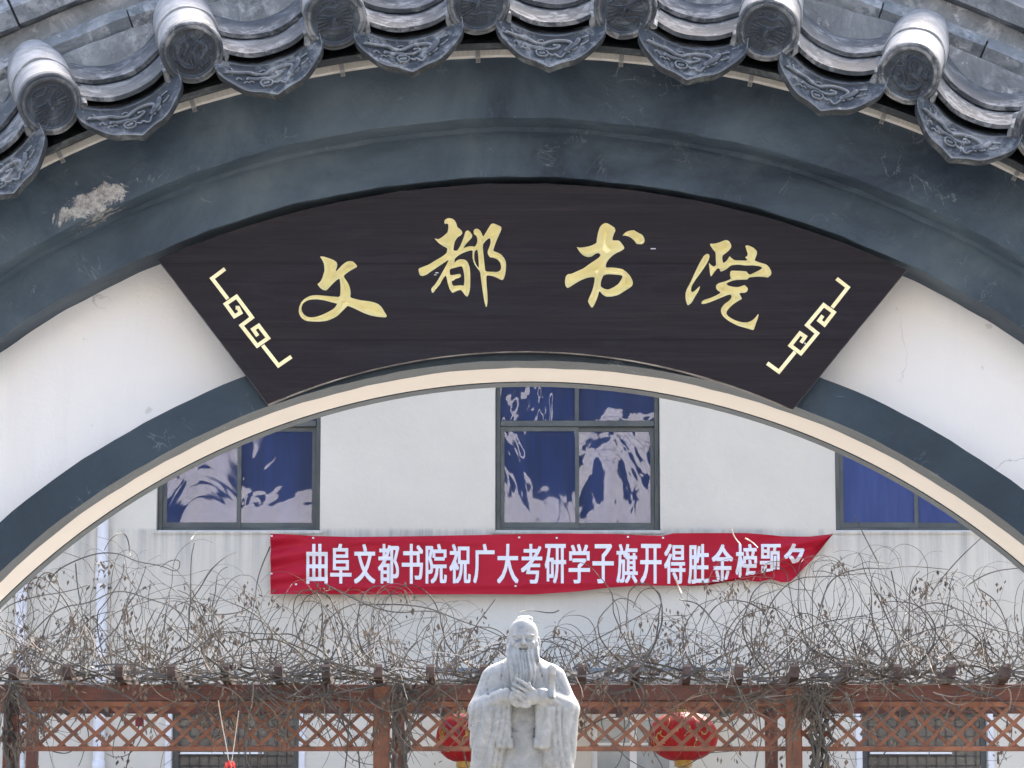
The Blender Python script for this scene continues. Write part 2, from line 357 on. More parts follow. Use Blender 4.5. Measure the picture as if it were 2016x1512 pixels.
# ridge courses
sweep('ridge_course', [(2.40, -.045), (2.565, -.05), (2.57, -.035), (2.57, .42), (2.40, .42)], CE, -TU, TU, 200, M['mortar'], gate, closed=True, wob=.0022)
for a_ in np.arange(-TU + 0.0, TU - .13, 0.095):
    sweep('ridge_tile', [(2.571, -.015), (2.598, -.032), (2.626, -.015), (2.626, .40), (2.571, .40)], CE, a_ + .0012 * rng.random() + .0004, a_ + 0.095 - .0008, 8, M['ridge'], gate, closed=True, wob=.0015)
sweep('ridge_course', [(2.627, .02), (2.68, .02), (2.68, .36), (2.627, .36)], CE, -TU, TU, 200, M['mortar'], gate, closed=True, wob=.0018)
for a_ in np.arange(-TU + 0.05, TU - .13, 0.125):
    sweep('ridge_tile', [(2.681, -.01), (2.72, -.02), (2.75, .01), (2.85, .04), (2.90, .10), (2.92, .185), (2.90, .27), (2.75, .36), (2.681, .37)], CE, a_ + .0012 * rng.random() + .0004, a_ + 0.125 - .0008, 8, M['ridge'], gate, closed=True, wob=.002)

sweep('ridge_core', [(2.55, .03), (2.72, .03), (2.84, .07), (2.90, .185), (2.84, .30), (2.72, .34), (2.55, .34)], CE, -TU, TU, 160, M['mortar'], gate, closed=True)
# ---- roof tiles
AL = R_(28); YE = -.35; RE = 2.384
discs_px = [(97, 203), (380, 104), (660, 40), (942, 12), (1230, 15), (1513, 58), (1788, 148)]
ths = []
for (px, py) in discs_px:
    q = at(px, py, YE); ths.append(math.atan2(q.x - CE[0], q.z - CE[1]))
dth = (ths[-1] - ths[0]) / 6
ths = [ths[0] - k * dth for k in range(7, 0, -1)] + ths + [ths[-1] + k * dth for k in range(1, 8)]
def frame(th, y0, R, c=CE):
    r = Vector((math.sin(th), 0, math.cos(th))); t = Vector((math.cos(th), 0, -math.sin(th)))
    E_ = Vector((c[0] + R * r.x, y0, c[1] + R * r.z)); return E_, t, r
def tilemat(th, y0, R, slope=AL, roll=0.0):
    E_, t, r = frame(th, y0, R); yv = Vector((0, 1, 0))
    a = yv * math.cos(slope) + r * math.sin(slope); nn = r * math.cos(slope) - yv * math.sin(slope)
    if roll: t, nn = t * math.cos(roll) + nn * math.sin(roll), nn * math.cos(roll) - t * math.sin(roll)
    Mx = Matrix((t, a, nn)).transposed().to_4x4(); Mx.translation = E_; return Mx
RT = .067
def seg_dist(P, pl):
    """distance from points P (n,2) to polyline"""
    pl = np.asarray(pl, float); d = np.full(len(P), 1e9)
    for a, b in zip(pl[:-1], pl[1:]):
        ab = b - a; t = np.clip(((P - a) @ ab) / max(ab @ ab, 1e-12), 0, 1); d = np.minimum(d, np.hypot(*(P - a - t[:, None] * ab).T))
    return d
def smoothpl(pl, it=2, closed=False):
    pl = [tuple(p) for p in pl]
    for _ in range(it):
        o = [] if closed else [pl[0]]
        m_ = len(pl)
        for i in range(m_ if closed else m_ - 1):
            a, b = pl[i], pl[(i + 1) % m_]
            o += [(a[0] * .75 + b[0] * .25, a[1] * .75 + b[1] * .25), (a[0] * .25 + b[0] * .75, a[1] * .25 + b[1] * .75)]
        if not closed: o.append(pl[-1])
        pl = o
    return pl
def disc_height(P, kind):
    h = np.zeros(len(P)); rr = np.hypot(P[:, 0], P[:, 1])
    def ridge(pl, w, a):
        nonlocal h
        d = seg_dist(P, smoothpl(pl)); h = np.maximum(h, a * np.sqrt(np.clip(1 - (d / w) ** 2, 0, 1)))
    def dot(x, y, w, a):
        nonlocal h
        d = np.hypot(P[:, 0] - x, P[:, 1] - y); h = np.maximum(h, a * np.sqrt(np.clip(1 - (d / w) ** 2, 0, 1)))
    u = .045
    if kind == 0:                                   # coiled beast
        ridge([(.1 * u, .5 * u), (-.45 * u, .62 * u), (-.75 * u, .2 * u), (-.35 * u, -.05 * u), (.15 * u, .22 * u), (.5 * u, .6 * u), (.85 * u, .1 * u), (.6 * u, -.5 * u), (.1 * u, -.75 * u), (-.35 * u, -.6 * u), (-.15 * u, -.3 * u), (.3 * u, -.25 * u)], .0062, .0052)
        ridge([(.1 * u, .5 * u), (.3 * u, .8 * u)], .006, .005); dot(.25 * u, .72 * u, .007, .005); dot(.0, .05 * u, .006, .004)
        for k in range(7):
            a = k * .9 + .3; ridge([(.45 * u * math.cos(a), .45 * u * math.sin(a)), (.72 * u * math.cos(a + .25), .72 * u * math.sin(a + .25)), (.9 * u * math.cos(a + .1), .9 * u * math.sin(a + .1))], .0022, .003)
        ridge([(-.8 * u, -.2 * u), (-.85 * u, -.45 * u), (-.6 * u, -.6 * u), (-.5 * u, -.35 * u)], .003, .0035)
        ridge([(-.2 * u, .85 * u), (-.1 * u, .95 * u), (.1 * u, .9 * u)], .0025, .003)
    else:                                           # spread-winged bird with bead rows
        dot(0, .05 * u, .0065, .0055); ridge([(0, 0), (-.1 * u, -.35 * u)], .005, .005)
        for k in range(5): ridge([(-.15 * u, (.1 - .07 * k) * u), (-.45 * u, (.12 - .12 * k) * u), (-.8 * u, (.2 - .2 * k) * u)], .0017, .0034)
        for k in range(5): ridge([(.15 * u, (.15 - .07 * k) * u), (.5 * u, (.35 - .16 * k) * u), (.82 * u, (.4 - .2 * k) * u)], .0019, .0034)
        ridge([(-.7 * u, .3 * u), (-.35 * u, .55 * u), (.05 * u, .45 * u), (.4 * u, .75 * u), (.7 * u, .5 * u)], .003, .0035)
        ridge([(-.6 * u, -.45 * u), (-.2 * u, -.55 * u), (.25 * u, -.5 * u), (.65 * u, -.5 * u)], .003, .0035)
        for k in range(16):
            a = math.pi + .25 + k * .17; dot(.8 * u * math.cos(a), .8 * u * math.sin(a), .0019, .0028)
        for k in range(11):
            a = .35 + k * .2; dot(.82 * u * math.cos(a), .82 * u * math.sin(a), .0019, .0028)
        ridge([(-.5 * u, .72 * u), (-.3 * u, .85 * u), (0, .8 * u)], .0025, .003)
    h *= 1.35 * np.clip((.0505 - rr) / .003, 0, 1)
    return h
def disc_mesh(kind):
    rings = 46; n = 120; V = []; Fc = []
    prof = []
    for i in range(rings + 1):
        r = .0515 * i / rings; prof.append((r, .0075))       # recessed floor (y = depth from front rim)
    prof += [(.0525, .002), (.0535, .0), (.057, -.0008), (.0605, .0), (.0612, .004), (.0618, .001), (.066, .0015), (.0685, .006), (.069, .012), (.069, .030), (.0675, .032), (RT, .034)]
    rs = np.array([p[0] for p in prof]); an = np.linspace(0, 2 * math.pi, n, endpoint=False)
    RR, AA = np.meshgrid(rs, an, indexing='ij'); X = RR * np.cos(AA); Z = RR * np.sin(AA)
    Y = np.repeat(np.array([p[1] for p in prof])[:, None], n, 1)
    H = disc_height(np.c_[X.ravel(), Z.ravel()], kind).reshape(X.shape)
    H[rings + 1:] = 0; Y = Y - H
    wob = .0007 * np.sin(AA * 3 + kind) + .0004 * np.sin(AA * 7 + 2); X *= 1 + wob / .06; Z *= 1 + wob / .06
    V = np.c_[X.ravel(), Y.ravel(), Z.ravel()]; m_ = len(prof)
    for i in range(m_ - 1):
        for k in range(n):
            k2 = (k + 1) % n; Fc.append((i * n + k, i * n + k2, (i + 1) * n + k2, (i + 1) * n + k))
    me = bpy.data.meshes.new('end_disc'); me.from_pydata(V.tolist(), [], Fc); me.shade_smooth(); me.materials.append(M['tile_disc'])
    # rim wears the lighter wash
    me.materials.append(M['tile_pan'])
    for p in me.polygons:
        if p.index // n >= rings + 2: p.material_index = 1
    return me
DISC = [disc_mesh(0), disc_mesh(1)]
def tube_mesh(y0, y1, r0, r1, name):
    n = 40; m_ = 10; V = []; Fc = []
    for i in range(m_ + 1):
        f_ = i / m_; y = y0 + (y1 - y0) * f_; r = r0 + (r1 - r0) * f_
        for k in range(n):
            a = 2 * math.pi * k / n; w = r + .0008 * math.sin(3 * a + y * 30) + (0.001 * math.sin(5 * a) if i in (0, m_) else 0)
            V.append((w * math.cos(a), y, w * math.sin(a)))
    for i in range(m_):
        for k in range(n):
            k2 = (k + 1) % n; Fc.append((i * n + k, (i + 1) * n + k, (i + 1) * n + k2, i * n + k2))
    Fc.append(tuple(range(n)))
    me = bpy.data.meshes.new(name); me.from_pydata(V, [], Fc); me.shade_smooth()
    me.set_sharp_from_angle(angle=R_(40)); me.materials.append(M['tile_tube']); return me
TUBE_A = tube_mesh(.03, .20, RT, RT - .001, 'round_tile'); TUBE_B = tube_mesh(.175, .42, RT + .0035, RT, 'round_tile')
def fillet_mesh(seed):
    r_ = np.random.default_rng(seed); mb = MB(); n = 26
    for s in (-1, 1):
        pts = []; rr = []
        for i in range(n):
            y = .012 + .34 * i / (n - 1); pts.append((s * (.066 + r_.normal() * .0015), y, -.030 + r_.normal() * .003)); rr.append(abs(.009 + r_.normal() * .0025) * (.6 + .4 * min(1, i / 4)))
        mb.tube(pts, rr, 7)
    for _ in range(4):
        x = r_.choice([-1, 1]) * .066; z = -.035 + r_.normal() * .008
        mb.tube([(x, .015, z), (x * (.95 + .1 * r_.random()), .008, z - .012), (x * .97, .012, z - .018 - .012 * r_.random())], [.007, .006, .002], 6)
    me = bpy.data.meshes.new('mortar_fillet'); me.from_pydata([tuple(map(float, v)) for v in mb.v], [], mb.f); me.shade_smooth(); me.materials.append(M['mortar']); return me
FIL = [fillet_mesh(k) for k in range(4)]
KPAN = 3.11
def pan_mesh(name, y0, y1, hw, th_, mat, zoff=0.0, seed=0):
    n = 28; m_ = 8; V = []; Fc = []; r_ = np.random.default_rng(seed)
    for side in (0, 1):
        for i in range(m_ + 1):
            y = y0 + (y1 - y0) * i / m_
            for k in range(n + 1):
                x = -hw + 2 * hw * k / n; z = KPAN * x * x + zoff - side * th_
                yy = y + (.0012 * math.sin(x * 70 + seed) + .0008 * math.sin(x * 190) if i == 0 else 0)
                V.append((x, yy, z + .0006 * math.sin(x * 60 + y * 20)))
    L = (m_ + 1) * (n + 1)
    for i in range(m_):
        for k in range(n):
            a = i * (n + 1) + k; Fc.append((a, a + 1, a + n + 2, a + n + 1)); Fc.append((L + a, L + a + n + 1, L + a + n + 2, L + a + 1))
    for k in range(n): Fc.append((k, L + k, L + k + 1, k + 1))
    for i in range(m_):
        a = i * (n + 1); Fc.append((a, a + n + 1, L + a + n + 1, L + a)); a += n; Fc.append((a, L + a, L + a + n + 1, a + n + 1))
    me = bpy.data.meshes.new(name); me.from_pydata(V, [], Fc); me.shade_smooth(); me.set_sharp_from_angle(angle=R_(40)); me.materials.append(mat); return me
PAN1 = pan_mesh('pan_tile', .032, .30, .105, .010, M['tile_pan'], .027, 1)
PAN2 = pan_mesh('pan_tile', .165, .42, .105, .010, M['tile_pan'], .040, 2)
# drip tile: pan body + rim + hanging moulded plate
def drip_meshes():
    body = pan_mesh('drip_tile', 0, .25, .108, .010, M['tile_drip'], 0, 3)
    # plate, built in slope frame: world-radial down = -z*cos(AL) ... tilt
    tilt = R_(25)
    # directions in slope frame: y_s = cos y + sin r ; z_s = cos r - sin y
    dy, dr = -math.sin(tilt), -math.cos(tilt)
    ds = Vector((0, dy * math.cos(AL) + dr * math.sin(AL), dr * math.cos(AL) - dy * math.sin(AL)))
    ny, nr = -math.cos(tilt), math.sin(tilt)           # outward normal (towards the viewer, slightly up)
    ns = Vector((0, ny * math.cos(AL) + nr * math.sin(AL), nr * math.cos(AL) - ny * math.sin(AL)))
    xs_t = [0, 26, 48, 70, 88, 96, 103, 108]; hs_t = [75, 69, 66, 59, 52, 47, 40, 26]
    nx, nh = 120, 56
    xs = np.linspace(-.119, .119, nx + 1)
    # relief curves in (px of close-up, /9.16/900 m) relative to (1010, 0)
    def cv(pl): return [((x - 1010) / 9.16 / 900, (y - 75) / 9.16 / 900) for x, y in pl]
    rel = [(a_, w_ * 1.3, h_) for a_, w_, h_ in [(cv([(230, 90), (330, 120), (480, 150), (600, 170), (720, 250), (860, 290), (960, 225), (1100, 180), (1270, 175), (1390, 220), (1370, 310), (1300, 370)]), .0042, .0048),
           (cv([(560, 300), (680, 340), (850, 355)]), .0042, .004), (cv([(880, 370), (1000, 390), (1110, 360), (1200, 290), (1080, 280)]), .0034, .0042),
           (cv([(1300, 390), (1400, 320), (1470, 240), (1510, 150)]), .0050, .0048), (cv([(1530, 130), (1600, 90), (1680, 60)]), .002, .003),
           (cv([(230, 90), (290, 60), (340, 40)]), .0016, .003), (cv([(250, 100), (180, 90)]), .0016, .003), (cv([(350, 110), (310, 30), (300, 0)]), .0016, .003),
           (cv([(760, 430), (800, 390), (900, 400), (980, 440), (960, 530), (860, 550), (780, 520), (760, 440)]), .0022, .0035),
           (cv([(830, 470), (900, 470)]), .004, .003), (cv([(480, 380), (520, 350), (560, 400), (600, 360), (640, 400)]), .0018, .0028),
           (cv([(1000, 480), (1060, 520), (1100, 470), (1180, 560), (1230, 540), (1280, 440), (1350, 420)]), .0024, .0032),
           (cv([(360, 270), (400, 240), (450, 300)]), .002, .003), (cv([(1560, 250), (1620, 230), (1680, 170)]), .0022, .0026),
           (cv([(780, 190), (850, 160), (900, 200), (840, 230)]), .0018, .003), (cv([(1380, 380), (1450, 360), (1480, 320)]), .0026, .003)]]
    Pts = []; fr = []
    for j in range(nh + 1):
        for i in range(nx + 1):
            x = xs[i]; h_ = np.interp(abs(x) * 900, xs_t, hs_t, right=4) / 900
            # gentle cusps like a lobed edge
            h_ += .0018 * math.cos(abs(x) * 95) * min(1, abs(x) / .02) - (.0 if abs(x) > .012 else 0)
            if abs(x) < .014: h_ += .004 * (1 - abs(x) / .014)
            s = h_ * j / nh; Pts.append((x, s)); fr.append(h_ - s)
    A = np.array(Pts); fr = np.array(fr); H = np.zeros(len(A))
    Q = A.copy(); Q[:, 1] = A[:, 1] - KPAN * A[:, 0] ** 2 * 1.0      # y measured from centre of the arc downwards
    for pl, w, a in rel:
        d = seg_dist(Q, smoothpl(pl)); H = np.maximum(H, 1.5 * a * np.sqrt(np.clip(1 - (d / w) ** 2, 0, 1)))
    H *= np.clip((fr - .010) / .003, 0, 1) * np.clip((A[:, 1] - .006) / .003, 0, 1)
    lip = .0045 * np.clip(1 - np.abs(fr - .003) / .0075, 0, 1) ** .6; H = np.maximum(H, lip)
    top = .004 * np.clip(1 - A[:, 1] / .005, 0, 1); H = np.maximum(H, top)
    V = []; Fc = []; W = nx + 1
    for k in range(len(A)):
        x, s = A[k]; base = Vector((x, -.004, KPAN * x * x + .002)); V.append(base + ds * s + ns * float(H[k]))
    for j in range(nh):
        for i in range(nx):
            a = j * W + i; Fc.append((a, a + W, a + W + 1, a + 1))
    # thickness: back sheet
    L = len(V); T = .019
    for k in range(len(A)):
        x, s = A[k]; base = Vector((x, -.004, KPAN * x * x + .002)); V.append(base + ds * (s * .97) - ns * T)
    edge = [nh * W + i for i in range(W)]
    for a, b in zip(edge[:-1], edge[1:]): Fc.append((a, L + a, L + b, b))
    for i0 in (0, nx):
        for j in range(nh):
            a = j * W + i0; b = a + W; Fc.append((a, b, L + b, L + a))
    for j in range(0, nh):
        for i in range(nx):
            a = L + j * W + i; Fc.append((a, a + 1, a + W + 1, a + W))
    plate = bpy.data.meshes.new('drip_plate'); plate.from_pydata([tuple(v) for v in V], [], Fc); plate.shade_smooth(); plate.set_sharp_from_angle(angle=R_(50)); plate.materials.append(M['tile_drip']); plate.materials.append(M['roofcore'])
    for p in plate.polygons:
        if p.index >= nx * nh: p.material_index = 1  # plate edge and back take the dark material: underside shade put into colour
    return body, plate
DRIP, PLATE = drip_meshes()
def place(me, name, Mx, parent):
    o = bpy.data.objects.new(name, me); COL.objects.link(o); o.parent = parent; o.matrix_parent_inverse = Matrix.Identity(4)
    if parent.type == 'EMPTY': o.matrix_basis = Matrix.Translation(-parent.location) @ Mx
    else: o.matrix_basis = parent.matrix_basis.inverted() @ (Matrix.Translation(-parent.parent.location) @ Mx)
    return o
kinds = [0, 1, 0, 1] + [0, 1, 0, 1, 0, 1, 1, 1, 1, 0, 1, 0, 1] + [0, 1, 0, 1]
for i, th in enumerate(ths):
    ro = random.uniform(-.25, .25)
    Mx = tilemat(th + random.uniform(-.001, .001), YE, RE + random.uniform(-.002, .002), AL + R_(random.uniform(-1, 1)))
    t1 = place(TUBE_A, 'round_tile', Mx, gate)
    d = place(DISC[kinds[i]], 'end_disc', Mx @ Matrix.Rotation(ro + (0 if kinds[i] else 1.2 * (i % 3)), 4, 'Y'), t1)
    place(TUBE_B, 'round_tile', Mx @ Matrix.Rotation(i * 1.1, 4, 'Y'), gate)
    place(FIL[i % 4], 'mortar_fillet', Mx, gate)
for a, b in zip(ths[:-1], ths[1:]):
    th = (a + b) / 2
    Mx = tilemat(th, -.305, RE - .062 + random.uniform(-.002, .002), AL, R_(random.uniform(-1, 1)))
    d = place(DRIP, 'drip_tile', Mx, gate); place(PLATE, 'drip_plate', Mx, d)
    place(PAN1, 'pan_tile', Mx @ Matrix.Rotation(R_(random.uniform(-1, 1)), 4, 'Z'), gate); place(PAN2, 'pan_tile', Mx, gate)

# ---- light strip under the eave
strip = empty('light_strip', (0, -.17, 3.6), 'pale unlit light strip clipped under the tile ends along the curved fascia', 'light strip')
CL = (.018, 1.283)
sweep('strip_body', [(2.332, -.161), (2.332, -.171), (2.334, -.173), (2.348, -.173), (2.350, -.171), (2.350, -.161)], CL, -R_(60), R_(60), 200, M['ledbody'], strip, wob=.0006)
mb = MB(); mbc = []
k = 0
for th in np.arange(-.5, .5, .0048):
    k += 1
    for rr_ in (2.3375, 2.3435):
        if (k % 6) in (0,): continue
        c0 = Vector((CL[0] + rr_ * math.sin(th), -.1735, CL[1] + rr_ * math.cos(th))); mb.box(c0 - Vector((.0018, .0006, .0014)), c0 + Vector((.0018, 0, .0014)))
mb.build('light_chips', M['ledchip'], strip, kind='stuff')
for px, py in [(118, 305), (378, 200), (672, 128), (941, 110), (1224, 112), (1480, 150), (1740, 228), (2000, 345)]:
    q = at(px, py, -.17); th = math.atan2(q.x - CL[0], q.z - CL[1]); r = Vector((math.sin(th), 0, math.cos(th))); t = Vector((math.cos(th), 0, -math.sin(th)))
    c0 = Vector((CL[0], -.1765, CL[1])) + r * 2.341
    Vv = []
    for (a_, b_, d_) in [(-.005, -.020, .012), (.005, -.020, .012), (.005, -.0105, .012), (-.005, -.0105, .012), (-.005, -.010, 0), (.005, -.010, 0), (.005, .010, 0), (-.005, .010, 0), (-.005, .0105, .012), (.005, .0105, .012), (.005, .022, .012), (-.005, .022, .012)]:
        Vv.append(c0 + t * a_ + r * b_ + Vector((0, d_, 0)))
    o = mesh('clip', Vv, [(0, 1, 2, 3), (3, 2, 5, 4), (4, 5, 6, 7), (7, 6, 9, 8), (8, 9, 10, 11)], M['clip'], strip)
    sm = MB()
    for b_ in (-.016, .018):
        cc = c0 + r * b_ + Vector((0, .010, 0)); n_ = 10
        Vs = [cc + (t * math.cos(2 * math.pi * q_ / n_) + r * math.sin(2 * math.pi * q_ / n_)) * .0035 + Vector((0, dd, 0)) for dd in (0, -.003) for q_ in range(n_)]
        sm.add(Vs, [tuple(range(n_, 2 * n_))] + [(q_, (q_ + 1) % n_, n_ + (q_ + 1) % n_, n_ + q_) for q_ in range(n_)])
    sm.build('screw', M['screw'], strip)

# ------------------------------------------------------------------ name plaque
YP = -.03
plaque = empty('name_plaque', at(1045, 600, YP), 'dark wooden fan-shaped name board with four carved gold characters over the arch', 'sign')
def pts_px(L, ox, oy, s): return [(ox + x / s, oy + y / s) for x, y in L]
WEN = [(583,208),(640,208),(720,232),(810,265),(860,300),(875,340),(868,390),(850,430),(852,460),(900,410),(960,345),(1030,295),(1080,285),(1125,288),(1170,325),(1203,365),(1195,385),(1150,410),(1080,450),(1010,500),(982,530),(990,560),(1035,625),(1070,690),(1090,760),(1095,820),(1088,885),(1160,910),(1270,935),(1400,950),(1490,970),(1560,1000),(1610,1050),(1650,1120),(1690,1180),(1690,1205),(1670,1218),(1560,1210),(1420,1185),(1300,1140),(1180,1080),(1100,1045),(1045,1025),(1010,1060),(950,1120),(880,1190),(790,1240),(700,1275),(580,1287),(450,1285),(360,1275),(290,1235),(250,1180),(235,1110),(245,1040),(285,950),(340,905),(410,865),(480,850),(560,848),(680,860),(800,872),(920,882),(928,760),(925,660),(910,570),(850,610),(780,680),(720,745),(690,772),(640,765),(590,730),(560,690),(545,665),(590,630),(625,570),(645,500),(662,450),(660,380),(650,320),(620,260)]
WENH = [(875,990),(830,980),(740,955),(640,930),(540,918),(440,922),(370,940),(310,980),(280,1050),(285,1110),(320,1170),(390,1212),(470,1218),(560,1200),(680,1150),(790,1090),(840,1050)]
DU = [(562,130),(575,95),(620,70),(670,75),(715,100),(745,150),(758,205),(790,228),(825,260),(835,295),(815,325),(770,350),(735,395),(715,440),(705,500),(700,548),(740,560),(765,545),(800,490),(830,420),(860,340),(875,280),(900,255),(930,258),(960,290),(982,325),(975,365),(930,410),(880,465),(848,520),(900,500),(950,488),(995,492),(1020,500),(1050,450),(1058,400),(1050,350),(1030,325),(1005,310),(1000,270),(1010,240),(1045,225),(1090,245),(1120,290),(1140,350),(1175,300),(1215,230),(1260,160),(1290,148),(1350,170),(1412,200),(1415,240),(1380,320),(1340,410),(1310,490),(1290,560),(1350,580),(1410,610),(1460,670),(1485,740),(1480,850),(1465,930),(1445,985),(1415,995),(1360,965),(1290,935),(1230,925),(1190,925),(1193,1050),(1205,1180),(1210,1320),(1190,1412),(1160,1310),(1135,1150),(1115,1000),(1100,870),(1050,810),(1005,740),(985,660),(985,600),(988,548),(920,560),(840,590),(770,630),(720,675),(715,740),(750,700),(800,682),(870,688),(910,720),(940,790),(950,880),(952,1000),(948,1120),(930,1200),(905,1245),(870,1215),(835,1165),(805,1135),(740,1160),(685,1188),(645,1130),(615,1040),(600,960),(585,920),(540,980),(500,1060),(445,1120),(400,1185),(380,1180),(368,1130),(385,1100),(430,1055),(490,960),(545,860),(590,780),(620,720),(630,690),(560,735),(450,810),(360,870),(300,915),(240,935),(200,920),(182,860),(185,820),(240,800),(340,760),(450,690),(540,640),(600,590),(612,520),(560,495),(490,450),(440,400),(420,372),(445,380),(480,385),(540,350),(590,305),(615,280),(625,220),(625,165),(600,148),(578,165)]
DUH = [[(648,830),(720,810),(800,790),(830,790),(850,850),(862,920),(865,1000),(855,1080),(820,1070),(760,1075),(700,1080),(680,1050),(675,1005),(700,1003),(730,975),(790,960),(815,935),(800,900),(760,905),(700,918),(655,920),(645,880)],
       [(1010,600),(1020,560),(1055,535),(1065,580),(1075,680),(1080,820),(1040,770),(1010,690)],
       [(1135,470),(1170,420),(1220,375),(1250,372),(1255,430),(1240,490),(1210,560),(1210,600),(1240,655),(1290,660),(1350,680),(1395,730),(1412,800),(1400,850),(1350,875),(1270,870),(1175,865),(1165,780),(1150,640)]]
SHU = [(845,143),(880,150),(940,185),(985,215),(995,260),(970,310),(955,360),(950,405),(1040,402),(1075,430),(1125,500),(1125,530),(1080,560),(1010,590),(950,630),(890,690),(860,740),(845,808),(950,805),(1090,825),(1150,865),(1210,925),(1250,1000),(1255,1050),(1235,1090),(1140,1150),(1040,1215),(940,1240),(850,1240),(800,1205),(755,1150),(735,1230),(700,1320),(660,1400),(635,1400),(610,1360),(585,1310),(600,1265),(630,1200),(660,1120),(680,1030),(690,955),(650,948),(570,960),(470,1000),(380,1055),(310,1100),(280,1112),(250,1080),(243,1010),(255,940),(285,905),(340,900),(440,855),(520,820),(600,760),(690,700),(750,660),(775,620),(750,590),(700,600),(640,645),(580,652),(520,630),(465,580),(435,530),(415,500),(470,512),(560,500),(640,480),(715,440),(718,380),(735,290),(765,200),(805,160)]
SHUH = [(800,960),(815,925),(870,905),(960,908),(1060,918),(1100,930),(1090,975),(1040,1050),(970,1100),(890,1135),(830,1125),(775,1090),(780,1010)]
SHUD = [(1095,335),(1140,285),(1200,258),(1270,250),(1310,275),(1345,295),(1395,320),(1425,370),(1430,420),(1400,460),(1310,458),(1280,410),(1230,365),(1180,340),(1130,330)]
YU1 = [(545,298),(575,310),(583,340),(565,400),(520,480),(450,580),(370,690),(320,770),(303,840),(320,875),(370,845),(445,770),(420,850),(370,930),(320,1020),(270,1065),(250,1060),(225,980),(222,900),(240,830),(290,740),(350,610),(410,480),(460,390),(500,325)]
YU2 = [(585,148),(650,150),(730,130),(790,105),(825,92),(870,110),(900,155),(905,200),(880,240),(830,285),(775,325),(770,380),(785,440),(830,410),(860,370),(878,335),(910,365),(950,395),(1060,400),(1150,400),(1110,350),(1140,335),(1150,300),(1130,240),(1112,175),(1160,175),(1230,205),(1280,250),(1290,290),(1270,350),(1250,400),(1330,430),(1420,455),(1470,500),(1500,560),(1500,610),(1450,655),(1400,645),(1300,640),(1230,645),(1170,650),(1145,685),(1060,685),(960,690),(880,715),(830,740),(850,770),(930,792),(1010,795),(1060,780),(1105,762),(1155,815),(1140,860),(1110,880),(1020,882),(1050,940),(1065,970),(1010,1000),(940,1045),(880,1100),(840,1150),(830,1190),(870,1240),(960,1290),(1060,1320),(1150,1320),(1220,1290),(1270,1240),(1315,1185),(1300,1260),(1270,1340),(1250,1400),(1235,1438),(1140,1410),(1000,1370),(880,1310),(790,1240),(750,1170),(755,1110),(800,1050),(870,1000),(910,950),(900,905),(840,915),(760,950),(640,1000),(530,1040),(460,1050),(465,1010),(500,985),(600,955),(700,910),(750,875),(700,845),(677,810),(680,765),(720,735),(800,715),(900,675),(885,620),(890,570),(905,550),(1000,552),(1130,560),(1150,590),(1180,612),(1250,580),(1320,545),(1370,510),(1330,485),(1230,472),(1120,475),(1010,460),(900,470),(830,530),(760,565),(740,560),(730,520),(700,515),(660,560),(620,620),(600,640),(590,600),(580,520),(570,430),(600,465),(640,490),(680,470),(675,400),(672,280),(640,245),(600,190)]
S2 = 1814 / 240.
CH = [[pts_px(WEN, 560, 480, 8.4), pts_px(WENH, 560, 480, 8.4)],
      [pts_px(DU, 800, 420, S2)] + [pts_px(h, 800, 420, S2) for h in DUH],
      [pts_px(SHU, 1080, 420, S2), pts_px(SHUH, 1080, 420, S2), pts_px(SHUD, 1080, 420, S2)],
      [pts_px(YU1, 1320, 460, S2), pts_px(YU2, 1320, 460, S2)]]
def xz(p, Y=YP):
    q = at(p[0], p[1], Y); return (q.x, q.z)
def cut(pl):                                             # soften corners a little
    o = []
    for i in range(len(pl)):
        a, b = pl[i], pl[(i + 1) % len(pl)]
        o += [(a[0] * .8 + b[0] * .2, a[1] * .8 + b[1] * .2), (a[0] * .2 + b[0] * .8, a[1] * .2 + b[1] * .8)]
    return o
CHL = [[[xz(p) for p in cut(lp)] for lp in ch] for ch in CH]
def inside(P, loops):
    c = np.zeros(len(P), bool)
    for lp in loops:
        q = np.array(lp); x0, y0 = q[:, 0], q[:, 1]; x1, y1 = np.roll(x0, -1), np.roll(y0, -1)
        for a, b, c_, d in zip(x0, y0, x1, y1):
            m_ = ((b > P[:, 1]) != (d > P[:, 1])); 
            if m_.any():
                xi = a + (P[:, 1] - b) * (c_ - a) / ((d - b) if abs(d - b) > 1e-12 else 1e-12); c ^= m_ & (P[:, 0] < xi)
    return c
def cdt(loops, extra=()):
    V = []; E_ = []
    for lp in loops:
        s = len(V); n_ = len(lp); V += [Vector(p) for p in lp]; E_ += [(s + i, s + (i + 1) % n_) for i in range(n_)]
    V += [Vector(p) for p in extra]
    r = delaunay_2d_cdt(V, E_, [], 0, 1e-6); return r[0], r[2]
# board front outline from the arcs
PT = (.020, 1.399); PB = (.027, 1.573)
def arc(c, R, a, b, n_):
    ta = math.atan2(a[0] - c[0], a[1] - c[1]); tb = math.atan2(b[0] - c[0], b[1] - c[1])
    return [(c[0] + R * math.sin(ta + (tb - ta) * i / n_), c[1] + R * math.cos(ta + (tb - ta) * i / n_)) for i in range(n_ + 1)]
tl, tr, br, bl = (xz((312, 512)), xz((1785, 530)), xz((1560, 806)), xz((528, 796)))
bo = arc(PT, 1.961, tl, tr, 70) + arc(PB, 1.406, br, bl, 60)
allc = [lp for ch in CHL for lp in ch]
Vb, Fb = cdt([bo] + allc)
cen = np.array([[sum(Vb[i][k] for i in f) / 3 for k in (0, 1)] for f in Fb])
keep = inside(cen, [bo]) & ~inside(cen, allc)
V = [(v[0], YP, v[1]) for v in Vb]; Fc = [tuple(f)[::-1] for f, k in zip(Fb, keep) if k]
nb = len(bo); o0 = len(V)
for (x, z) in bo: V.append((x, -.002, z))
idx = {}
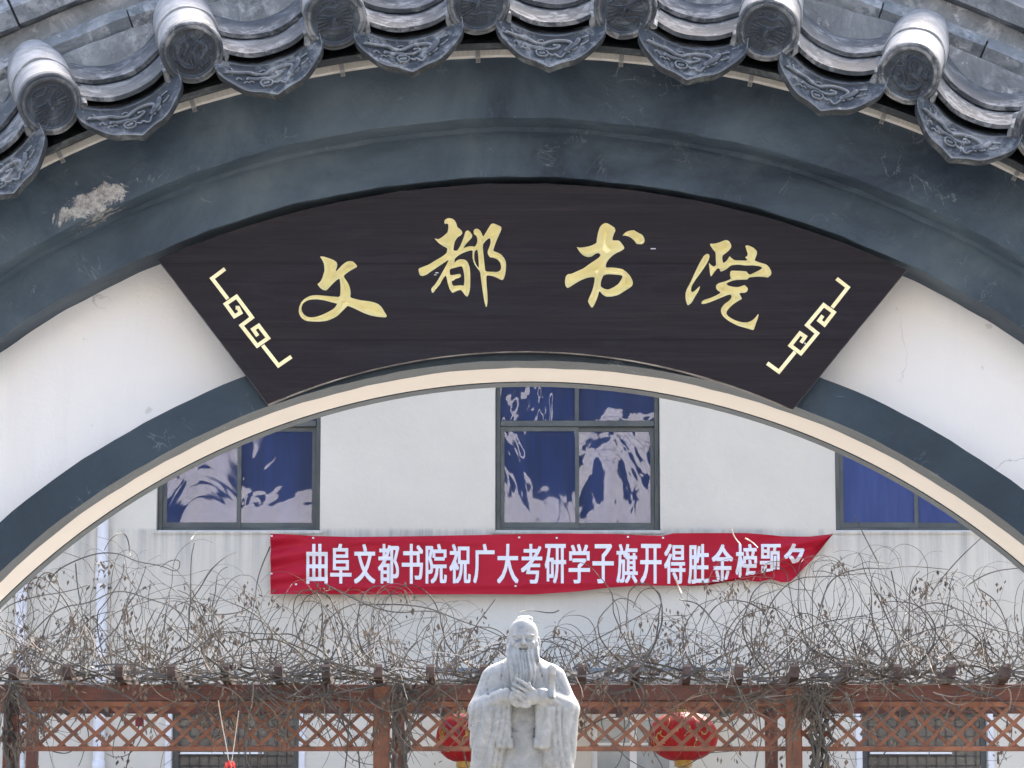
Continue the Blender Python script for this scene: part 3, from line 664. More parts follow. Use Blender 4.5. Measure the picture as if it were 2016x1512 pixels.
for i, v in enumerate(Vb): idx[(round(v[0], 5), round(v[1], 5))] = i
for i in range(nb):
    a = idx.get((round(bo[i][0], 5), round(bo[i][1], 5))); b = idx.get((round(bo[(i + 1) % nb][0], 5), round(bo[(i + 1) % nb][1], 5)))
    if a is not None and b is not None: Fc.append((a, b, o0 + (i + 1) % nb, o0 + i))
bm_o = mesh('board', V, Fc, M['plaque'], plaque)
bm = bmesh.new(); bm.from_mesh(bm_o.data); bmesh.ops.recalc_face_normals(bm, faces=bm.faces); bm.to_mesh(bm_o.data); bm.free()
# thin worn arris round the board
V = []; Fc = []
cx_, cz_ = .02, 2.9
for i, (x, z) in enumerate(bo):
    a = Vector(bo[i - 1]); b = Vector(bo[(i + 1) % nb]); t = (b - a).normalized(); nrm = Vector((-t.y, t.x))
    w0 = .0012 + .0008 * math.sin(i * .9) + .0006 * math.sin(i * 2.3)
    for (off, yy) in ((.0, YP - .0006), (w0 * .9, YP + .0026), (.0012, YP + .010)): V.append((x + nrm.x * off, yy, z + nrm.y * off))
for i in range(nb):
    i2 = (i + 1) % nb
    for j in range(2): Fc.append((i * 3 + j, i2 * 3 + j, i2 * 3 + j + 1, i * 3 + j + 1))
mesh('board_arris', V, Fc, M['edge'], plaque)
STEP = .0021
for ch, nm in zip(CHL, range(4)):
    q = np.array([p for lp in ch for p in lp]); lo, hi = q.min(0), q.max(0)
    gx, gz = np.meshgrid(np.arange(lo[0], hi[0], STEP), np.arange(lo[1], hi[1], STEP * .87)); gx = gx + (np.arange(gx.shape[0]) % 2)[:, None] * STEP / 2
    P = np.c_[gx.ravel(), gz.ravel()]; P = P[inside(P, ch)]
    def dist(P):
        d = np.full(len(P), 1e9)
        for lp in ch: d = np.minimum(d, seg_dist(P, list(lp) + [lp[0]]))
        return d
    P = P[dist(P) > .0009]
    Vc, Fc_ = cdt(ch, P.tolist()); A = np.array([(v[0], v[1]) for v in Vc]); D = dist(A)
    cen = np.array([[sum(Vc[i][k] for i in f) / 3 for k in (0, 1)] for f in Fc_]); kp = inside(cen, ch)
    dep = np.minimum(D * 1.7, .0265); rise = np.minimum(D, .0006) * 0
    V = [(a[0], YP + .0002 + d_, a[1]) for a, d_ in zip(A, dep)]
    o = mesh('carved_character', V, [tuple(f)[::-1] for f, k_ in zip(Fc_, kp) if k_], M['gold'], plaque)
    bm = bmesh.new(); bm.from_mesh(o.data); bm.normal_update()
    if sum(f.normal.y for f in bm.faces) > 0: bmesh.ops.reverse_faces(bm, faces=bm.faces)
    bm.to_mesh(o.data); bm.free()
def strokes(lists, ox, oy, s, w, parent):
    mb = MB()
    for li, pl in enumerate(lists):
        P = [Vector(xz((ox + x / s, oy + y / s))) for x, y in pl]; L = []; Rr = []
        for i, p in enumerate(P):
            d0 = (P[i] - P[i - 1]).normalized() if i else (P[1] - P[0]).normalized(); d1 = (P[i + 1] - P[i]).normalized() if i < len(P) - 1 else d0
            n0 = Vector((-d0.y, d0.x)); n1 = Vector((-d1.y, d1.x)); mm = (n0 + n1).normalized(); k = w / 2 / max(.3, mm.dot(n0))
            L.append(p + mm * k); Rr.append(p - mm * k)
        n_ = len(P); y0 = YP - .0016 - .0002 * li; b0 = len(mb.v)
        for q in L: mb.v.append((q.x, y0, q.y))
        for q in Rr: mb.v.append((q.x, y0, q.y))
        for q in L: mb.v.append((q.x, YP + .001, q.y))
        for q in Rr: mb.v.append((q.x, YP + .001, q.y))
        for i in range(n_ - 1):
            mb.f += [(b0 + i, b0 + i + 1, b0 + n_ + i + 1, b0 + n_ + i), (b0 + i, b0 + 2 * n_ + i, b0 + 2 * n_ + i + 1, b0 + i + 1), (b0 + n_ + i, b0 + n_ + i + 1, b0 + 3 * n_ + i + 1, b0 + 3 * n_ + i)]
        mb.f += [(b0, b0 + n_, b0 + 3 * n_, b0 + 2 * n_), (b0 + n_ - 1, b0 + 3 * n_ - 1, b0 + 4 * n_ - 1, b0 + 2 * n_ - 1)]
    mb.build('fret_ornament', M['gold'], parent)
strokes([[(397,186),(238,305),(432,560)], [(530,668),(560,668),(590,730),(515,775),(405,622),(540,530),(732,788),(600,888),(797,1140),(932,1045),(815,890),(745,935),(802,1018)], [(865,1135),(1060,1385),(1220,1275)]], 380, 500, 6.3, .0084, plaque)
strokes([[(1115,180),(1255,290),(1060,540)], [(945,640),(900,700),(965,752),(1082,600),(955,508),(748,757),(875,860),(672,1108),(542,1010),(662,858),(725,900),(675,975)], [(600,1090),(400,1335),(255,1230)]], 1470, 520, 6.3, .0084, plaque)
# chips of paint lost from the board
mbp = MB()
for (px, py, w, h) in [(1286, 489.5, 10, 2), (860, 537, 6, 2), (857, 541, 5, 1.4), (1585, 676, 3, 3)]:
    p = at(px, py, YP - .0012); k = 1 / 1800.
    mbp.box((p.x - w * k, YP - .0012, p.z - h * k), (p.x + w * k, YP - .0004, p.z + h * k))
mbp.build('paint_chips', M['print'], plaque, kind='stuff')

# ------------------------------------------------------------------ building behind
YB = 24.0
bld = empty('building', (0, YB + 4, 0), 'pale grey two-storey building with blue windows seen through the arch', 'building')
def X(px, Y=YB, py=1000): return at(px, py, Y).x
def Z(py, Y=YB, px=1008): return at(px, py, Y).z
zs, ztop = Z(1046), Z(735); ztr = Z(830)
W2 = [(X(308), X(630)), (X(975), X(1300)), (X(1645), X(1970))]
# facade with real openings, built from strips
xa, xb = -9.0, 9.0; mb = MB(); D = .24
ground_ops = [(X(338, py=1480), X(588, py=1480), 0.9, Z(1404)), (X(1165, py=1480), X(1330, py=1480), 0.0, Z(1404)), (X(1698, py=1480), X(1944, py=1480), 0.9, Z(1404))]
ops = [(a, b, zs, ztop) for a, b in W2] + ground_ops
xsn = sorted({xa, xb} | {o[0] for o in ops} | {o[1] for o in ops}); zsn = sorted({0.0, 8.6} | {o[2] for o in ops} | {o[3] for o in ops})
V = []; Fc = []
vi = {}
def gv(x, y, z):
    k = (round(x, 4), y, round(z, 4))
    if k not in vi: vi[k] = len(V); V.append((x, y, z))
    return vi[k]
for i in range(len(xsn) - 1):
    for j in range(len(zsn) - 1):
        xm, zm = (xsn[i] + xsn[i + 1]) / 2, (zsn[j] + zsn[j + 1]) / 2
        if any(o[0] < xm < o[1] and o[2] < zm < o[3] for o in ops): continue
        Fc.append((gv(xsn[i], YB, zsn[j]), gv(xsn[i + 1], YB, zsn[j]), gv(xsn[i + 1], YB, zsn[j + 1]), gv(xsn[i], YB, zsn[j + 1])))
for (a, b, c0, d0) in ops:
    y1 = YB + D
    for q in ([(a, YB, c0), (b, YB, c0), (b, y1, c0), (a, y1, c0)], [(a, YB, d0), (a, y1, d0), (b, y1, d0), (b, YB, d0)], [(a, YB, c0), (a, y1, c0), (a, y1, d0), (a, YB, d0)], [(b, YB, c0), (b, YB, d0), (b, y1, d0), (b, y1, c0)]):
        Fc.append(tuple(gv(*p) for p in q))
mesh('wall', V, Fc, M['bwall'], bld)
MB().box((xa, YB + D + .45, 0), (xb, YB + 9, 8.6)).build('rear_block', M['bwall'], bld)
MB().box((xa - .3, YB - .35, 8.6), (xb + .3, YB + 9.2, 8.85)).build('roof_slab', M['bwall'], bld)
for (a, b) in ((xa, xa + .2), (xb - .2, xb)): MB().box((a, YB + .003, 0), (b, YB + D + .45, 8.597)).build('side_wall', M['bwall'], bld)
def window(a, b, c0, d0, tr, gm, nsash=2):
    yf = YB + .10; fr = .045
    f = MB()
    for bx in [((a + .004, yf, c0 + .004), (a + fr, yf + .06, d0)), ((b - fr, yf, c0 + .004), (b - .004, yf + .06, d0)), ((a + fr + .001, yf + .002, c0 + .004), (b - fr - .001, yf + .062, c0 + fr)), ((a + fr + .001, yf + .002, d0 - fr), (b - fr - .001, yf + .062, d0 - .002))]: f.box(*bx)
    if tr: f.box((a + fr + .001, yf - .004, tr - .028), (b - fr - .001, yf + .058, tr + .026))
    w = f.build('window', M['frame'], bld, bevel=.004)
    xm = (a + b) / 2 - .003
    zt_ = (tr - .028) if tr else d0 - fr
    xs_ = [(a + fr, xm + .018, .012), (xm - .018, b - fr, .034)]
    for (p, q, dy) in xs_:
        s = MB(); sw = .036
        s.box((p + .002, yf + dy, c0 + fr + .002), (p + sw, yf + dy + .02, zt_ - .002)); s.box((q - sw, yf + dy, c0 + fr + .002), (q - .002, yf + dy + .02, zt_ - .002))
        s.box((p + sw, yf + dy + .001, c0 + fr + .002), (q - sw, yf + dy + .021, c0 + fr + .05)); s.box((p + sw, yf + dy + .001, zt_ - .04), (q - sw, yf + dy + .021, zt_ - .002))
        so = s.build('sash', M['frame'], w)
        V_ = [(p + sw - .003, yf + dy + .012, c0 + fr + .045), (q - sw + .003, yf + dy + .012, c0 + fr + .045), (q - sw + .003, yf + dy + .012, zt_ - .035), (p + sw - .003, yf + dy + .012, zt_ - .035)]
        mesh('pane', V_, [(0, 1, 2, 3)], gm, w)
    if tr:
        MB().box((xm - .018, yf + .005, tr + .0265), (xm + .018, yf + .055, d0 - fr - .001)).build('mullion', M['frame'], w)
        for (p, q) in ((a + fr, xm - .018), (xm + .018, b - fr)):
            mesh('pane', [(p, yf + .03, tr + .026), (q, yf + .03, tr + .026), (q, yf + .03, d0 - fr), (p, yf + .03, d0 - fr)], [(0, 1, 2, 3)], gm, w)
    MB().box((a - .03, YB - .012, c0 - .022), (b + .03, YB - .001, c0 - .001)).build('sill', M['bwall'], w)
    MB().box((a + .003, YB + .002, c0 + .002), (b - .003, yf - .002, c0 + .008)).build('sill', M['sillwhite'], w)
window(*W2[0], zs, ztop, ztr, M['glass']); window(*W2[1], zs, ztop, ztr, M['glass']); window(*W2[2], zs, ztop, ztr, M['glass2'])
# ground floor: dark meshed windows and a grey glazed door
for k, (a, b, c0, d0) in enumerate(ground_ops):
    yf = YB + .08
    f = MB()
    f.box((a + .003, yf, c0 + .003), (a + .05, yf + .05, d0 - .003)); f.box((b - .05, yf, c0 + .003), (b - .003, yf + .05, d0 - .003)); f.box((a + .051, yf + .002, d0 - .05), (b - .051, yf + .05, d0 - .003)); f.box((a + .051, yf + .002, c0 + .003), (b - .051, yf + .05, c0 + .05))
    if k == 1: f.box(((a + b) / 2 - .03, yf + .003, c0 + .051), ((a + b) / 2 + .03, yf + .05, d0 - .051)); f.box((a + .051, yf + .004, Z(1466)), (b - .051, yf + .049, Z(1461)))
    w = f.build('door' if k == 1 else 'window', M['sillwhite'] if k == 1 else M['frame'], bld)
    mesh('pane', [(a + .05, yf + .03, c0 + .05), (b - .05, yf + .03, c0 + .05), (b - .05, yf + .03, d0 - .05), (a + .05, yf + .03, d0 - .05)], [(0, 1, 2, 3)], M['gglass'] if k == 1 else M['dglass'], w)
    if k != 1:
        g_ = MB(); yy = yf - .02
        for q in np.arange(a + .06, b - .05, .085): g_.box((q, yy, c0 + .05), (q + .006, yy + .006, d0 - .05))
        for q in np.arange(c0 + .06, d0 - .05, .085): g_.box((a + .05, yy - .007, q), (b - .05, yy - .001, q + .006))
        g_.build('window_grille', M['grey_wood'], w)
        MB().box((a + .07, yf - .045, Z(1484)), (a + (b - a) * .72, yf - .035, Z(1480))).build('tube_reflection', M['sillwhite'], w)  # white strip stands in for a fluorescent tube reflected in the glass
        for s in (a - .055, b + .005): MB().box((s, YB - .02, c0), (s + .05, YB - .001, d0 + .02)).build('window_trim', M['pipe'], w)
for pa, pb in ((30, 56), (188, 213)):
    a, b = X(pa, py=1250), X(pb, py=1250); p = empty('downpipe', ((a + b) / 2, YB - .07, 0), 'white rainwater pipe on the pale wall, ' + ('at the far left edge behind the vines' if pa < 100 else 'just left of the left blue window'), 'pipe', 'white downpipes on the building')
    mb = MB(); mb.lathe([(.05, 0), (.05, 8.4)], 20, ((a + b) / 2, YB - .07, 0)); mb.build('pipe_run', M['pipe'], p, smooth=True)
    for z in (2.2, 3.75, 5.4, 7):
        mb = MB(); mb.lathe([(.0505, -.05), (.057, -.048), (.057, .048), (.0505, .05)], 20, ((a + b) / 2, YB - .07, z)); mb.build('collar', M['pipe'], p, smooth=True)
        MB().box(((a + b) / 2 - .08, YB - .02, z - .09), ((a + b) / 2 + .08, YB - .001, z - .07)).build('bracket', M['frame'], p)
# entrance canopy behind the pergola
can = empty('entrance_canopy', (X(1150), YB - 1, Z(1330, 22.6)), 'pale blue-edged entrance canopy on the wall behind the vines and statue', 'canopy')
MB().box((X(852, 22.6), 22.6, Z(1337, 22.6)), (X(1462, 22.6), YB - .002, Z(1318, 22.6))).build('canopy_sheet', M['canopy'], can, bevel=.006)
MB().box((X(848, 22.6), 22.54, Z(1322, 22.6)), (X(1466, 22.6), 22.598, Z(1316, 22.6))).build('canopy_edge', M['canopyblue'], can)
# building opposite (only ever seen mirrored in the blue panes)
opp = empty('opposite_building', (0, -47, 0), 'white columned facade with dark glazing, mirrored in the blue panes', 'building')
MB().box((-26, -52, 0), (26, -46.4, 22)).build('glazing', M['farglass'], opp)
mb = MB()
for (x, w, z) in [(-24, 1.5, 22), (-18, .5, 18), (-14.5, .9, 22), (-9.6, .35, 22), (-8.1, .45, 22), (-3.2, .8, 22), (-.45, .4, 22), (2.3, 1.3, 18.6), (5.6, .5, 22), (16, .8, 22), (20.5, 1.2, 18)]: mb.box((x, -46.39, 0), (x + w, -46.0, z))
mb.build('column_row', M['farwall'], opp, kind='stuff')
mb = MB()
for z in (1.0, 4.6, 8.2, 11.8): mb.box((-26, -46.38, z), (26, -45.9, z + 1.5))
for (x0, x1, z0, z1) in [(-26, -10.8, 15.2, 16.2), (-9.2, -4.9, 14.4, 16.3), (-1.2, 1.4, 14.6, 16.1), (1.5, 4.6, 14.8, 16.4), (1.4, 4.9, 17.9, 18.25), (-10.4, -8.3, 16.6, 17.6), (14, 26, 15.0, 16.0)]: mb.box((x0, -46.37, z0), (x1, -45.95, z1))
mb.build('floor_band', M['farwall'], opp, kind='stuff')

# ------------------------------------------------------------------ banner
YN = YB - .07
banner = empty('banner', at(1080, 1052, YN), 'long red cloth banner with white lettering, its right end sagging and folded', 'banner')
topc = [(533, 1052), (620, 1056), (700, 1058), (792, 1057), (976, 1053.5), (1100, 1051), (1200, 1052), (1303, 1056), (1325, 1051), (1467, 1050), (1538, 1056), (1595, 1056.5), (1639, 1052)]
botc = [(533, 1171), (850, 1171), (1050, 1171), (1139, 1165), (1199, 1158), (1258, 1154), (1354, 1153.5), (1410, 1146), (1467, 1134), (1496, 1130), (1541, 1119), (1571, 1107), (1600, 1080), (1639, 1052.5)]
flapc = [(1354, 1154), (1400, 1151), (1449, 1142), (1496, 1144.6), (1517, 1140), (1538, 1146), (1556, 1144.6), (1568, 1134), (1600, 1101), (1639, 1053)]
ti = lambda c, x: np.interp(x, [p[0] for p in c], [p[1] for p in c])
def fold(px, py):
    """depth (m, + = towards the viewer) of the hanging cloth"""
    d = 0.0
    lw = math.exp(-(px - 533) / 70); d += .035 * lw * math.sin((py - 1052) * .16 + (px - 533) * .03) 
    d += .010 * math.sin(px * .021 + 1) * (1 - math.exp(-(px - 533) / 60)) * ((py - 1052) / 118)
    d += .012 * math.exp(-((py - 1064 - (px - 533) * .01) / 6) ** 2) * (1 if px < 900 else math.exp(-((px - 900) / 80) ** 2))
    rw = math.exp(-max(0, 1639 - px) / 80); d += .05 * rw * math.sin((py - 1052) * .22 - (1639 - px) * .035)
    dg = (px - 1250) * .18 + (py - 1052); d += .012 * math.sin(dg * .09) * (1 / (1 + math.exp(-(px - 1300) / 40)))
    d += .02 * math.exp(-((py - (1158 - max(0, px - 700) * .02)) / 5) ** 2) * (1 / (1 + math.exp((px - 1250) / 30)))
    return d
def bpt(px, py, off=0.0):
    q = at(px, py, YN); return (q.x, YN - .03 - fold(px, py) - off, q.z)
V = []; nx, nz = 260, 26
for i in range(nx + 1):
    px = 533 + (1639 - 533) * i / nx; t0, b0 = ti(topc, px), ti(botc, px)
    for j in range(nz + 1): V.append(bpt(px, t0 + (b0 - t0) * j / nz))
Fc = [(i * (nz + 1) + j, i * (nz + 1) + j + 1, (i + 1) * (nz + 1) + j + 1, (i + 1) * (nz + 1) + j) for i in range(nx) for j in range(nz)]
mesh('cloth', V, Fc, M['cloth'], banner, smooth=True)
V = []; nx2 = 90; nz2 = 12
for i in range(nx2 + 1):
    px = 1354 + (1639 - 1354) * i / nx2; b0, f0 = ti(botc, px), ti(flapc, px)
    for j in range(nz2 + 1):
        u = j / nz2; py = b0 - 1.5 + (f0 - b0 + 1.5) * u; q = at(px, py, YN)
        V.append((q.x, YN - .03 - fold(px, b0) + .012 + .03 * math.sin(u * 2.6) + .018 * u * math.sin(px * .11), q.z))
Fc = [(i * (nz2 + 1) + j, i * (nz2 + 1) + j + 1, (i + 1) * (nz2 + 1) + j + 1, (i + 1) * (nz2 + 1) + j) for i in range(nx2) for j in range(nz2)]
mesh('folded_flap', V, Fc, M['cloth'], banner, smooth=True)
TXT = '曲阜文都书院祝广大考研学子旗开得胜金榜题名'
for i, chr_ in enumerate(TXT):
    cu = bpy.data.curves.new('t', 'FONT'); cu.body = chr_; cu.size = 1; cu.resolution_u = 3; cu.offset = .0; cu.fill_mode = 'FRONT'
    to = bpy.data.objects.new('t', cu); COL.objects.link(to); bpy.context.view_layer.update()
    me = bpy.data.meshes.new_from_object(to.evaluated_get(bpy.context.evaluated_depsgraph_get())); bpy.data.objects.remove(to)
    if len(me.vertices) < 3: continue
    bm = bmesh.new(); bm.from_mesh(me)
    x0 = min(v.co.x for v in bm.verts); x1 = max(v.co.x for v in bm.verts); y0 = min(v.co.y for v in bm.verts); y1 = max(v.co.y for v in bm.verts)
    pw, ph = (39.5, 76.5) ; cxp = 604 + 46.9 * i + 20.5
    nat = (x1 - x0); wsc = pw if nat > .8 else pw * nat / .86; 
    for v in bm.verts: v.co = Vector((cxp + ((v.co.x - (x0 + x1) / 2) / (x1 - x0)) * wsc, 1111 - ((v.co.y - (y0 + y1) / 2) / (y1 - y0)) * ph, 0))
    for ax in (0, 1):
        lo = min(v.co[ax] for v in bm.verts); hi = max(v.co[ax] for v in bm.verts); k = lo + 4
        while k < hi:
            bmesh.ops.bisect_plane(bm, geom=bm.verts[:] + bm.edges[:] + bm.faces[:], plane_co=(k if ax == 0 else 0, k if ax == 1 else 0, 0), plane_no=(1, 0, 0) if ax == 0 else (0, 1, 0)); k += 4
    if i >= 16:                                            # lettering disappears into the fold
        dele = [f for f in bm.faces if f.calc_center_median().y > ti(botc, min(1638, f.calc_center_median().x)) - 1.5 or f.calc_center_median().x > 1585]
        bmesh.ops.delete(bm, geom=dele, context='FACES')
    base_v = [v.co.copy() for v in bm.verts]; bm.verts.index_update(); base_f = [[v.index for v in f.verts] for f in bm.faces]; bm.free()
    VV = []; FF = []
    for kk, (ox, oy) in enumerate(((-1.25, -.9), (1.25, -.9), (-1.25, .9), (1.25, .9), (0, 0))):    # heavy strokes: overprinted passes
        n0 = len(VV); VV += [bpt(v.x + ox, v.y + oy, .004 + .0008 * kk) for v in base_v]; FF += [[n0 + q_ for q_ in f] for f in base_f]
    bpy.data.meshes.remove(me); me = bpy.data.meshes.new('letter'); me.from_pydata(VV, [], FF); me.materials.append(M['print']); me.update()
    link('letter', me, banner)
for (px, py) in [(536, 1057), (617, 1060), (1022, 1059), (1096, 1060), (1236, 1058), (1305, 1060), (535, 1130), (1015, 1155), (583, 1151)]:
    p = Vector(bpt(px, py, .006)); MB().box(p - Vector((.009, .003, .007)), p + Vector((.009, .003, .007))).build('eyelet', M['print'], banner)

# ------------------------------------------------------------------ pergola
YG = 17.0
pg = empty('pergola', (X(1008, YG), YG + 1.2, 0), 'red-brown timber pergola with diagonal lattice frieze behind the statue', 'pergola')
zx = lambda py: Z(py, YG)
MB().box((X(-40, YG), YG, zx(1379)), (X(2060, YG), YG + .06, zx(1347))).build('front_beam', M['beam'], pg, bevel=.004)
MB().box((X(22, YG), YG + .012, zx(1391)), (X(2060, YG), YG + .05, zx(1381))).build('lattice_rail', M['slat'], pg, bevel=.002)
MB().box((X(22, YG), YG + .012, zx(1478)), (X(2060, YG), YG + .05, zx(1469))).build('lattice_rail', M['slat'], pg, bevel=.002)
MB().box((X(-60, YG + 2.4), YG + 2.4, Z(1404, YG + 2.4)), (X(2090, YG + 2.4), YG + 2.46, Z(1372, YG + 2.4))).build('rear_beam', M['beam'], pg, bevel=.004)
for pa, pb in ((6, 37), (735, 767), (1548, 1579)):
    MB().box((X(pa, YG, 1480), YG - .03, 0), (X(pb, YG, 1480), YG - .03 + .11 if False else YG + .08, zx(1352 if pa != 6 else 1380))).build('post', M['beam'] if pa == 6 else M['slat'], pg, bevel=.006)
for pa, pb in ((52, 74), (772, 796), (1507, 1531)):
    MB().box((X(pa, YG + 2.4, 1480), YG + 2.36, 0), (X(pb, YG + 2.4, 1480), YG + 2.47, Z(1404, YG + 2.4))).build('post', M['beam'], pg, bevel=.006)
# lattice laths: one object each, mesh data shared
px2m = (X(1100, YG, 1430) - X(1000, YG, 1430)) / 100
zl0, zl1 = zx(1470), zx(1390); hgt = zl1 - zl0; dxl = hgt / math.tan(R_(42.5)); Ls = math.hypot(hgt, dxl) + .018
def lath(sign, y):
    w = .0128; mb = MB(); mb.box((-Ls / 2, 0, -w), (Ls / 2, .011, w)); me = bpy.data.meshes.new('slat'); me.from_pydata(mb.v, [], mb.f); me.materials.append(M['slat']); return me
LA = lath(1, 0)
zc = (zl0 + zl1) / 2; step = 43.6
for lay, (sgn, y) in enumerate(((1, YG + .016), (-1, YG + .0285))):
    k = 0; px = 28 + (14 if lay else 0)
    while px < 2060:
        o = bpy.data.objects.new('slat', LA); COL.objects.link(o); o.parent = pg; o.matrix_parent_inverse = Matrix.Identity(4)
        a = R_(42.5) * sgn + R_(random.uniform(-1.1, 1.1)); xx = X(px, YG, 1430) + random.uniform(-.004, .004)
        if not any(abs(px - c_) < 26 for c_ in (750, 1563)) or True:
            o.matrix_basis = Matrix.Translation(Vector((xx, y, zc)) - pg.location) @ Matrix.Rotation(-a, 4, 'Y') @ Matrix.Translation((0, 0, 0))
        px += step
# rafters with scrolled ends
def rafter_mesh():
    pr = [(-.30, .02), (-.305, .088), (-.285, .108), (-.25, .106), (-.20, .095), (-.14, .085), (-.04, .07), (.10, .075), (2.7, .075), (2.7, .0), (-.02, .0), (-.10, .0), (-.20, .012), (-.28, .02)]
    V = []; w = .028
    for s in (-w, w): V += [(s, y, z) for y, z in pr]
    n_ = len(pr); Fc = [tuple(range(n_)), tuple(range(2 * n_ - 1, n_ - 1, -1))] + [(i, n_ + i, n_ + (i + 1) % n_, (i + 1) % n_) for i in range(n_)]
    me = bpy.data.meshes.new('rafter'); me.from_pydata(V, [], Fc); bm = bmesh.new(); bm.from_mesh(me); bmesh.ops.recalc_face_normals(bm, faces=bm.faces); bm.to_mesh(me); bm.free(); me.materials.append(M['grey_wood']); return me
RM = rafter_mesh()
for k, px in enumerate([26, 130, 234, 338, 442, 546, 640, 745, 848, 952, 1146, 1251, 1354, 1457, 1565, 1668, 1770, 1873, 1982, 2086]):
    o = bpy.data.objects.new('rafter', RM); COL.objects.link(o); o.parent = pg; o.matrix_parent_inverse = Matrix.Identity(4)
    o.matrix_basis = Matrix.Translation(Vector((X(px, YG - .3, 1340), YG, zx(1347) + .001)) - pg.location) @ Matrix.Rotation(R_(random.uniform(-1.2, 1.2)), 4, 'Z')

# ------------------------------------------------------------------ lanterns and small hanging things
def lantern(px, py, Y, rpx, hpx, label):
    c = at(px, py, Y); k = 1 / (F / ((Y + 8) * math.cos(PITCH) + (c.z - 1.5) * math.sin(PITCH))); r = rpx * k; h = hpx * k
    L = empty('lantern', c, label, 'lantern', 'red lanterns under the pergola')
    V = []; n_, m_ = 96, 28
    for i in range(m_ + 1):
        a = -math.pi / 2 + math.pi * i / m_; rr = r * max(.18, math.cos(a) ** .82); z = h * math.sin(a)
        for q in range(n_):
            w = 2 * math.pi * q / n_; ru = rr * (1 - .03 * abs(math.sin(w * 8)) ** .5 * 0 + .022 * math.cos(w * 16)); V.append((c.x + ru * math.cos(w), Y + ru * math.sin(w), c.z + z))
    Fc = [(i * n_ + q, i * n_ + (q + 1) % n_, (i + 1) * n_ + (q + 1) % n_, (i + 1) * n_ + q) for i in range(m_) for q in range(n_)]
    mesh('silk_body', V, Fc, M['lantern'], L, smooth=True)
    for q in range(16):
        w = 2 * math.pi * q / 16; mb = MB(); mb.tube([(c.x + r * 1.006 * max(.18, math.cos(a) ** .82) * math.cos(w), Y + r * 1.024 * max(.18, math.cos(a) ** .82) * math.sin(w), c.z + h * math.sin(a)) for a in np.linspace(-1.45, 1.45, 15)], .0022, 4); mb.build('rib', M['redcard'], L)
    mb = MB(); mb.lathe([(0, -h * 1.22), (r * .27, -h * 1.22), (r * .25, -h * .94), (0, -h * .94)], 24, c); mb.build('bottom_cap', M['lgold'], L)
    mb = MB(); mb.lathe([(0, h * 1.1), (r * .25, h * 1.1), (r * .27, h * .94), (0, h * .94)], 24, c); mb.build('top_cap', M['lgold'], L)
    mb = MB(); mb.tube([c + Vector((0, 0, h * 1.1)), c + Vector((0, 0, h * 1.1 + .12))], .003, 5); mb.build('cord', M['lgold'], L)
    mb = MB()
    for q in range(40): a = random.uniform(0, 6.28); rr = r * .2 * random.random() ** .5; mb.tube([(c.x + rr * math.cos(a), Y + rr * math.sin(a), c.z - h * 1.22), (c.x + rr * 1.1 * math.cos(a), Y + rr * 1.1 * math.sin(a), c.z - h * 1.22 - .22)], .0025, 3)
    mb.build('tassel', M['lgold'], L, kind='stuff')
    # embroidered gold sprays
    mb = MB()
    for s0 in (-.8, .35):
        for q in range(5):
            a0 = -math.pi / 2 + s0 + random.uniform(-.2, .2); e0 = random.uniform(-.45, .45); P = []
            for u in np.linspace(0, 1, 9):
                w = a0 + .32 * u * math.cos(q * 1.1 + 3 * u); e = e0 + .45 * u * math.sin(q * 1.1 + 3 * u); ru = r * 1.03 * math.cos(e) ** .82
                P.append((c.x + ru * math.cos(w), Y + ru * math.sin(w), c.z + h * math.sin(e)))
            mb.tube(P, [.006 * (1 - .6 * u) for u in np.linspace(0, 1, 9)], 4)
    mb.build('gold_motif', M['lgold'], L, kind='stuff')
    return L
lantern(1345, 1450, 18.2, 67, 48, 'round red lantern with gold flowers hanging right of the statue behind the lattice')
lantern(912, 1452, 18.6, 52, 48, 'round red lantern half hidden behind the left sleeve of the statue')
def card(px0, py0, px1, py1, Y, mat, name, label, cat):
    a = at(px0, py1, Y); b = at(px1, py0, Y); e = empty(name, (a.x, Y, a.z), label, cat)
    MB().box((a.x, Y, a.z), (b.x, Y + .012, b.z)).build('card', mat, e, bevel=.002)
    mb = MB(); mb.tube([((a.x + b.x) / 2, Y, b.z), ((a.x + b.x) / 2 + .01, Y, b.z + .22)], .002, 4); mb.build('cord', M['stem'], e)
card(266, 1406, 283, 1430, 18.6, M['redcard'], 'hanging_card', 'small dark red card hanging behind the lattice on the left', 'card')
card(1398, 1400, 1403, 1412, 18.7, M['redcard'], 'hanging_tag', 'tiny dark tag hanging beside the right lantern', 'tag')
q = at(453, 1509, 16.4); e = empty('ribbon_bow', q, 'bright red ribbon tied to a straw-coloured twig at the bottom edge', 'ribbon')
mb = MB()
for k in range(7):
    a = k * .9; mb.tube([q, q + Vector((.03 * math.cos(a), .02 * math.sin(a), .012 + .02 * abs(math.sin(a)))), q + Vector((.035 * math.cos(a + .6), .02 * math.sin(a + .6), -.012))], [.005, .011, .004], 6)
mb.build('ribbon_loops', M['ribbon'], e, smooth=True)
for (px, py, h, lab) in [(1983, 1425, 20, 'dark teardrop weight hanging in the lattice at the right edge'), (1965, 1492, 26, 'long dark teardrop weight hanging below the lattice at the right edge')]:
    c = at(px, py, 17.3); k = 1 / 288.; e = empty('teardrop_pod', c, lab, 'pod')  # dark seed pods of the vine
    mb = MB(); mb.lathe([(.0015, h * k * .75), (.003, h * k * .4), (.007, 0), (.0095, -h * k * .28), (.006, -h * k * .45), (.0005, -h * k * .5)], 12, c); mb.build('pod_body', M['stem'], e, smooth=True)
    mb = MB(); mb.tube([c + Vector((0, 0, h * k * .7)), c + Vector((0, 0, h * k * .7 + .15))], .0015, 3); mb.build('cord', M['stem'], e)

